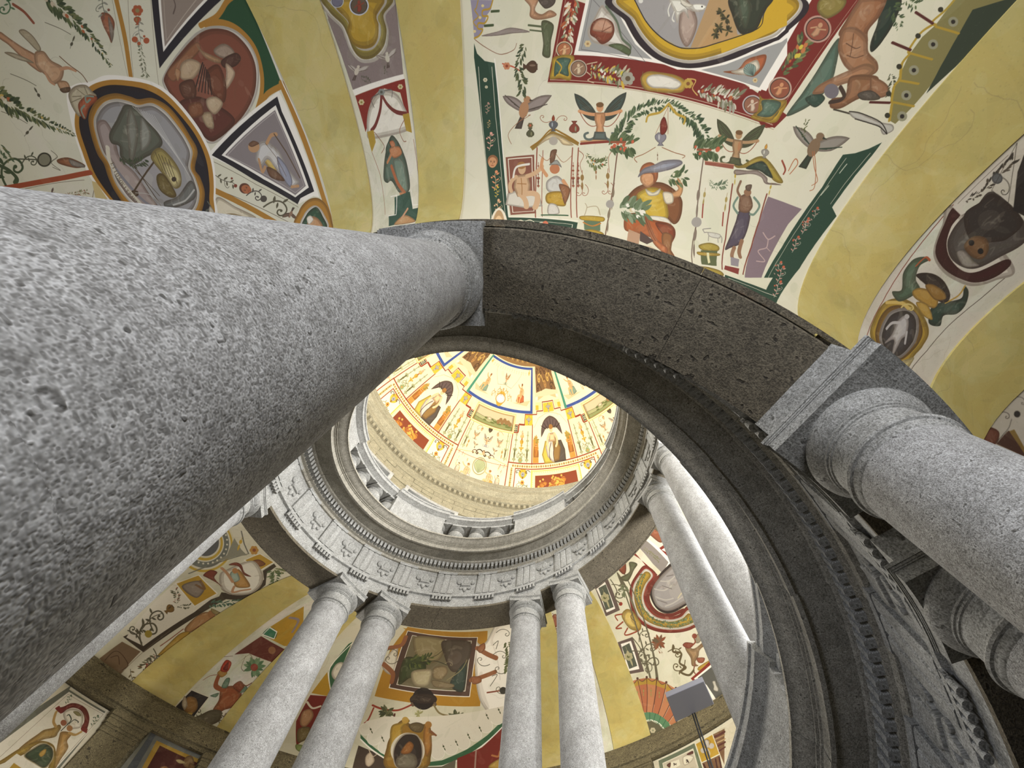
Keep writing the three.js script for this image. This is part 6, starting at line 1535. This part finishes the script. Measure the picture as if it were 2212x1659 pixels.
column(-253.5, 'slanting pale column beside the white sunlit column inside the well');
column(-266.8, 'white sunlit column glaring behind the slanting pale one');
column(-89, 'grey column mostly hidden behind the huge near column, capital just showing');

// ---------------------------------------------------------------- painted vaults over the ramp
const RM = (RO + 0.009 + RW) / 2, HW = (RW - RO - 0.009) / 2, VRISE = 0.325, HOUT = -0.119;
const vaultAt = (a, lift = 0) => { const R = RM - (HW - lift) * Math.cos(a), w = (R - RO) / (RW - RO); return [R, HOUT * w + 0.006 + (VRISE - lift) * Math.sin(a)]; };
function vault(deg0, deg1, lift, thick, metres) {
  const B = new Builder(), n = Math.max(4, Math.ceil((deg1 - deg0) / 1.5)), m = 48;
  const at = (i, j, l) => { const a = (j / m) * Math.PI, t = (deg0 + ((deg1 - deg0) * i) / n) * RAD, [R, h] = vaultAt(a, l); return X(R, t, h + soffit(t)); };
  const uv = (i, j) => metres ? [((deg0 + ((deg1 - deg0) * i) / n)) * RAD * 1.8 * S, (j / m) * 1.55 * S] : [i / n, j / m];
  for (let i = 0; i < n; i++) for (let j = 0; j < m; j++) {
    B.quad(at(i, j, lift), at(i + 1, j, lift), at(i + 1, j + 1, lift), at(i, j + 1, lift), uv(i, j), uv(i + 1, j), uv(i + 1, j + 1), uv(i, j + 1));
    B.quad(at(i, j, -thick), at(i, j + 1, -thick), at(i + 1, j + 1, -thick), at(i + 1, j, -thick), uv(i, j), uv(i, j + 1), uv(i + 1, j + 1), uv(i + 1, j));
  }
  for (const [i, f] of [[0, 0], [n, 1]]) for (let j = 0; j < m; j++) { const q = [at(i, j, lift), at(i, j + 1, lift), at(i, j + 1, -thick), at(i, j, -thick)]; if (f) q.reverse(); B.quad(...q, uv(i, j), uv(i, j + 1), uv(i, j + 1), uv(i, j)); }
  return B.done(0.9);
}
const ceiling = structure('ceiling');
tag(ceiling, 'frescoed barrel vault winding over the stair, painted bays between plain yellow arches');
const RIBS = [[-271, -264.5, -258, -251.5], [-213, -206.4, -200, -193.6], [-148, -141.6, -134.9, -128.1], [-88, -82, -75, -69], [-28.4, -22.1, -15.4, -9.8], [25.2, 31, 38.5, 44.4], [85, 91.5, 98, 104.5]];
RIBS.forEach(([a, b, c, d], i) => {
  mesh('transverse_arch', vault(a, b, 0.004, 0.03, true), M.yellow, ceiling);
  mesh('painted_strip', vault(b, c, 0.0, 0.03), M.strips[i], ceiling);
  mesh('transverse_arch', vault(c, d, 0.004, 0.03, true), M.yellow, ceiling);
  if (i + 1 < RIBS.length) mesh('painted_bay', vault(d, RIBS[i + 1][0], 0.0, 0.03), M.bays[i], ceiling);
});
mesh('painted_bay', vault(-345, -271, 0.0, 0.03), M.plaster, ceiling);
mesh('painted_bay', vault(104.5, 135, 0.0, 0.03), M.plaster, ceiling);

// ---------------------------------------------------------------- ramp, outer wall, drum and dome
const floor = structure('floor'); 
mesh('ramp', sweep([[0.87, 0.37], [0.87, 0.425], [RW + 0.1, 0.425], [RW + 0.1, 0.37]], -345, 300, { n: 300 }), M.paving, floor);
mesh('court', raise(wedge(-180, 180, 0.001, RW + 0.3, 48), -3.06, -3.0, { level: 0 }), M.paving, floor);
const DOME = { R: 2.45, H: 5.85, rise: 3.3 };
{
  const wall = structure('wall_outer');
  const OPEN = DAYLIGHT.map(([deg, h, w, ht, , , R]) => { const half = (w / 2 / R) / RAD; let d = ((deg % 360) + 360) % 360; return [d - half, d + half, h - ht / 2, h + ht / 2]; });
  const cuts = [...new Set([0, 360, ...OPEN.flatMap((o) => [((o[0] % 360) + 360) % 360, ((o[1] % 360) + 360) % 360])])].sort((a, b) => a - b);
  for (let i = 0; i + 1 < cuts.length; i++) {
    const mid = (cuts[i] + cuts[i + 1]) / 2, holes = OPEN.filter(([a, b]) => (mid > a && mid < b) || (mid - 360 > a && mid - 360 < b) || (mid + 360 > a && mid + 360 < b)).map((o) => [o[2], o[3]]).sort((p, q) => p[0] - q[0]);
    const solid = []; let y = -3.05; for (const [a, b] of holes) { solid.push([y, a]); y = b; } solid.push([y, DOME.H]);
    for (const [a, b] of solid) mesh('wall_section', sweep([[RW, a], [RW, b], [RW + 0.25, b], [RW + 0.25, a]], cuts[i], cuts[i + 1], { level: 0 }), M.drum, wall);
  }
}
{
  const c = structure('trim_2'); tag(c, 'pale stone cornice with dentils under the painted dome');
  const R = 2.405;
  mesh('dome_cornice', sweep([[R, -0.6], [R - 0.02, -0.595], [R - 0.02, -0.53], [R - 0.035, -0.52], [R - 0.035, -0.4], [R - 0.07, -0.385], [R - 0.075, -0.3], [R - 0.13, -0.235], [R - 0.14, -0.18], [R - 0.155, -0.17], [R - 0.17, -0.1], [R - 0.16, -0.09], [R - 0.08, 0.0], [R + 0.1, 0.0], [R + 0.1, -0.6]], 0, 360, { level: DOME.H, n: 180, caps: false }), M.drum, c);
  const g = raise(wedge(-0.45, 0.45, R - 0.03, R - 0.066, 1), -0.475, -0.405, { level: DOME.H });
  for (let k = 0; k < 190; k++) { const d = -270 + k * 1.9; if (d > 60) break; mesh('dentil', g, M.drum, c).rotation.y = d * RAD; }
}
const dome = structure('ceiling_dome');
tag(dome, 'bright dome painted with framed figures, lilies and landscapes above the well');
function domeSlice(deg0, deg1, a0, a1) {
  const B = new Builder(), n = 24, m = 40;
  const at = (i, j, k) => { const a = (a0 + ((a1 - a0) * j) / m) * RAD, t = (deg0 + ((deg1 - deg0) * i) / n) * RAD; return X((DOME.R + k) * Math.cos(a), t, DOME.H + (DOME.rise + k) * Math.sin(a)); };
  for (let i = 0; i < n; i++) for (let j = 0; j < m; j++) for (const k of [0, 0.12]) {
    const q = [at(i, j, k), at(i + 1, j, k), at(i + 1, j + 1, k), at(i, j + 1, k)], u = [[i / n, j / m], [(i + 1) / n, j / m], [(i + 1) / n, (j + 1) / m], [i / n, (j + 1) / m]];
    if (k) { q.reverse(); u.reverse(); } B.quad(...q, ...u);
  }
  return B.done(0.9);
}
for (let k = 0; k < 6; k++) mesh('dome_bay', domeSlice(-199.5 + 60 * k, -139.5 + 60 * k, 0, 90), M.dome[k % M.dome.length], dome);
// ---------------------------------------------------------------- cornice, pilasters and painted panels of the ramp wall
{
  const trim = structure('trim_3'); tag(trim, 'grey-green stone cornice and pilasters climbing the outer wall below the vault');
  mesh('wall_cornice', sweep([[RW + 0.05, -0.11], [2.376, -0.11], [2.374, -0.132], [2.362, -0.137], [2.36, -0.15], [2.358, -0.226], [2.37, -0.23], [2.372, -0.25], [RW + 0.05, -0.25]], T0, 135, { n: 300 }), M.wallStone, trim);
  const shaft = raise(wedge(-2.3, 2.3, 2.374, RW + 0.03, 3), -1.95, -0.335);
  const cap = (() => { const B = new Builder(); for (const [r, w, a, b] of [[2.352, 2.75, -0.275, -0.25], [2.358, 2.65, -0.287, -0.275], [2.362, 2.55, -0.31, -0.287], [2.366, 2.42, -0.322, -0.31], [2.37, 2.4, -0.345, -0.322]]) raise(wedge(-w, w, r, RW + 0.03, 3), a, b, { into: B }); return B.done(); })();
  for (const [a, b, c, d] of RIBS) for (const m of [(a + b) / 2, (c + d) / 2]) { const s = screw(mesh('pilaster', shaft, M.wallStone, trim), m + 0.1); mesh('pilaster_capital', cap, M.wallStone, s); }
  const panel = (deg0, deg1, v0, v1, mat) => {
    const B = new Builder(), n = 14, at = (i, h) => { const t = (deg0 + ((deg1 - deg0) * i) / n) * RAD; return X(2.398, t, h + soffit(t)); };
    for (let i = 0; i < n; i++) B.quad(at(i, v0), at(i, v1), at(i + 1, v1), at(i + 1, v0), [i / n, 0], [i / n, 1], [(i + 1) / n, 1], [(i + 1) / n, 0]);
    mesh('painted_panel', B.done(0.9), mat, trim);
  };
  panel(-129.4, -117, -1.0, -0.255, M.panels.L); panel(-147, -134.4, -0.7, -0.235, M.panels.M); panel(-230, -212.5, -0.85, -0.255, M.panels.R);
}
// ---------------------------------------------------------------- coursed masonry of the drum
{
  const drum = structure('wall_drum'); tag(drum, 'pale coursed stone wall of the drum under the dome cornice');
  const H = [5.02, 5.1, 5.18, 5.26];
  for (let c = 0; c + 1 < H.length; c++) {
    const w = 7.5, g = raise(wedge(-w / 2 + 0.06, w / 2 - 0.06, RW - 0.012, RW + 0.02, 4), H[c] + 0.002, H[c + 1] - 0.002, { level: 0 });
    for (let k = 0; k < 19; k++) { const b = mesh('stone', g, M.drum, drum); b.rotation.y = (-236 + (c % 2) * w * 0.5 + k * w) * RAD; const s = 1 + (rnd() - 0.5) * 0.004; b.scale.set(s, 1, s); }
  }
}
// ---------------------------------------------------------------- window surrounds, those of the added unseen windows included
DAYLIGHT.forEach(([deg, h, w, ht], i) => {
  const win = structure('window_' + (i + 1)), half = w / 2 / RW / RAD, B = new Builder();
  for (const s of [-1, 1]) raise(wedge(s * (half - 0.25), s * (half + 0.9), RW - 0.02, RW + 0.27, 1), h - ht / 2 - 0.04, h + ht / 2 + 0.04, { level: 0, into: B });
  for (const s of [-1, 1]) raise(wedge(-half, half, RW - 0.02, RW + 0.27, 6), h + s * ht / 2 - (s < 0 ? 0.035 : 0.01), h + s * ht / 2 + (s > 0 ? 0.035 : 0.01), { level: 0, into: B });
  mesh('window_frame', B.done(), M.stone, win).rotation.y = deg * RAD;
});
// ---------------------------------------------------------------- the tall lamp on the ramp across the well
{
  const lamp = group('floor_lamp'); tag(lamp, 'tall thin-poled floor lamp with a flat grey rectangular head, across the well', 'lamp');
  const metal = new THREE.MeshStandardMaterial({ color: 0x77777f, roughness: 0.55, metalness: 0.2 }), dark = new THREE.MeshStandardMaterial({ color: 0x2c2c2c, roughness: 0.5, metalness: 0.6 });
  const y = BASE * S + 3.869, floorY = (BASE + soffit(-225.6 * RAD) - RISE + 0.425) * S, ax = 2.571, az = -2.52;
  lamp.position.set(ax, floorY, az);
  const shape = new THREE.Shape(); [[2.221, -2.351], [2.552, -2.034], [2.747, -2.33], [2.411, -2.69]].forEach(([x, z], i) => (i ? shape.lineTo(x - ax, -(z - az)) : shape.moveTo(x - ax, -(z - az))));
  const plate = new THREE.ExtrudeGeometry(shape, { depth: 0.05, bevelEnabled: true, bevelThickness: 0.006, bevelSize: 0.006, bevelSegments: 2 }); plate.rotateX(-Math.PI / 2);
  mesh('lamp_head', plate, metal, lamp).position.y = y - floorY;
  for (const d of [-0.014, 0.014]) { const p = mesh('pole', new THREE.CylinderGeometry(0.009, 0.009, y - floorY, 12), dark, lamp); p.position.set(d * 0.7, (y - floorY) / 2, d * 0.7); }
  mesh('base', new THREE.LatheGeometry([[0, 0], [0.2, 0], [0.2, 0.015], [0.17, 0.03], [0.03, 0.045], [0.025, 0.08], [0, 0.08]].map(([a, b]) => new THREE.Vector2(a, b)), 32), dark, lamp);
}

renderer.render(scene, camera);
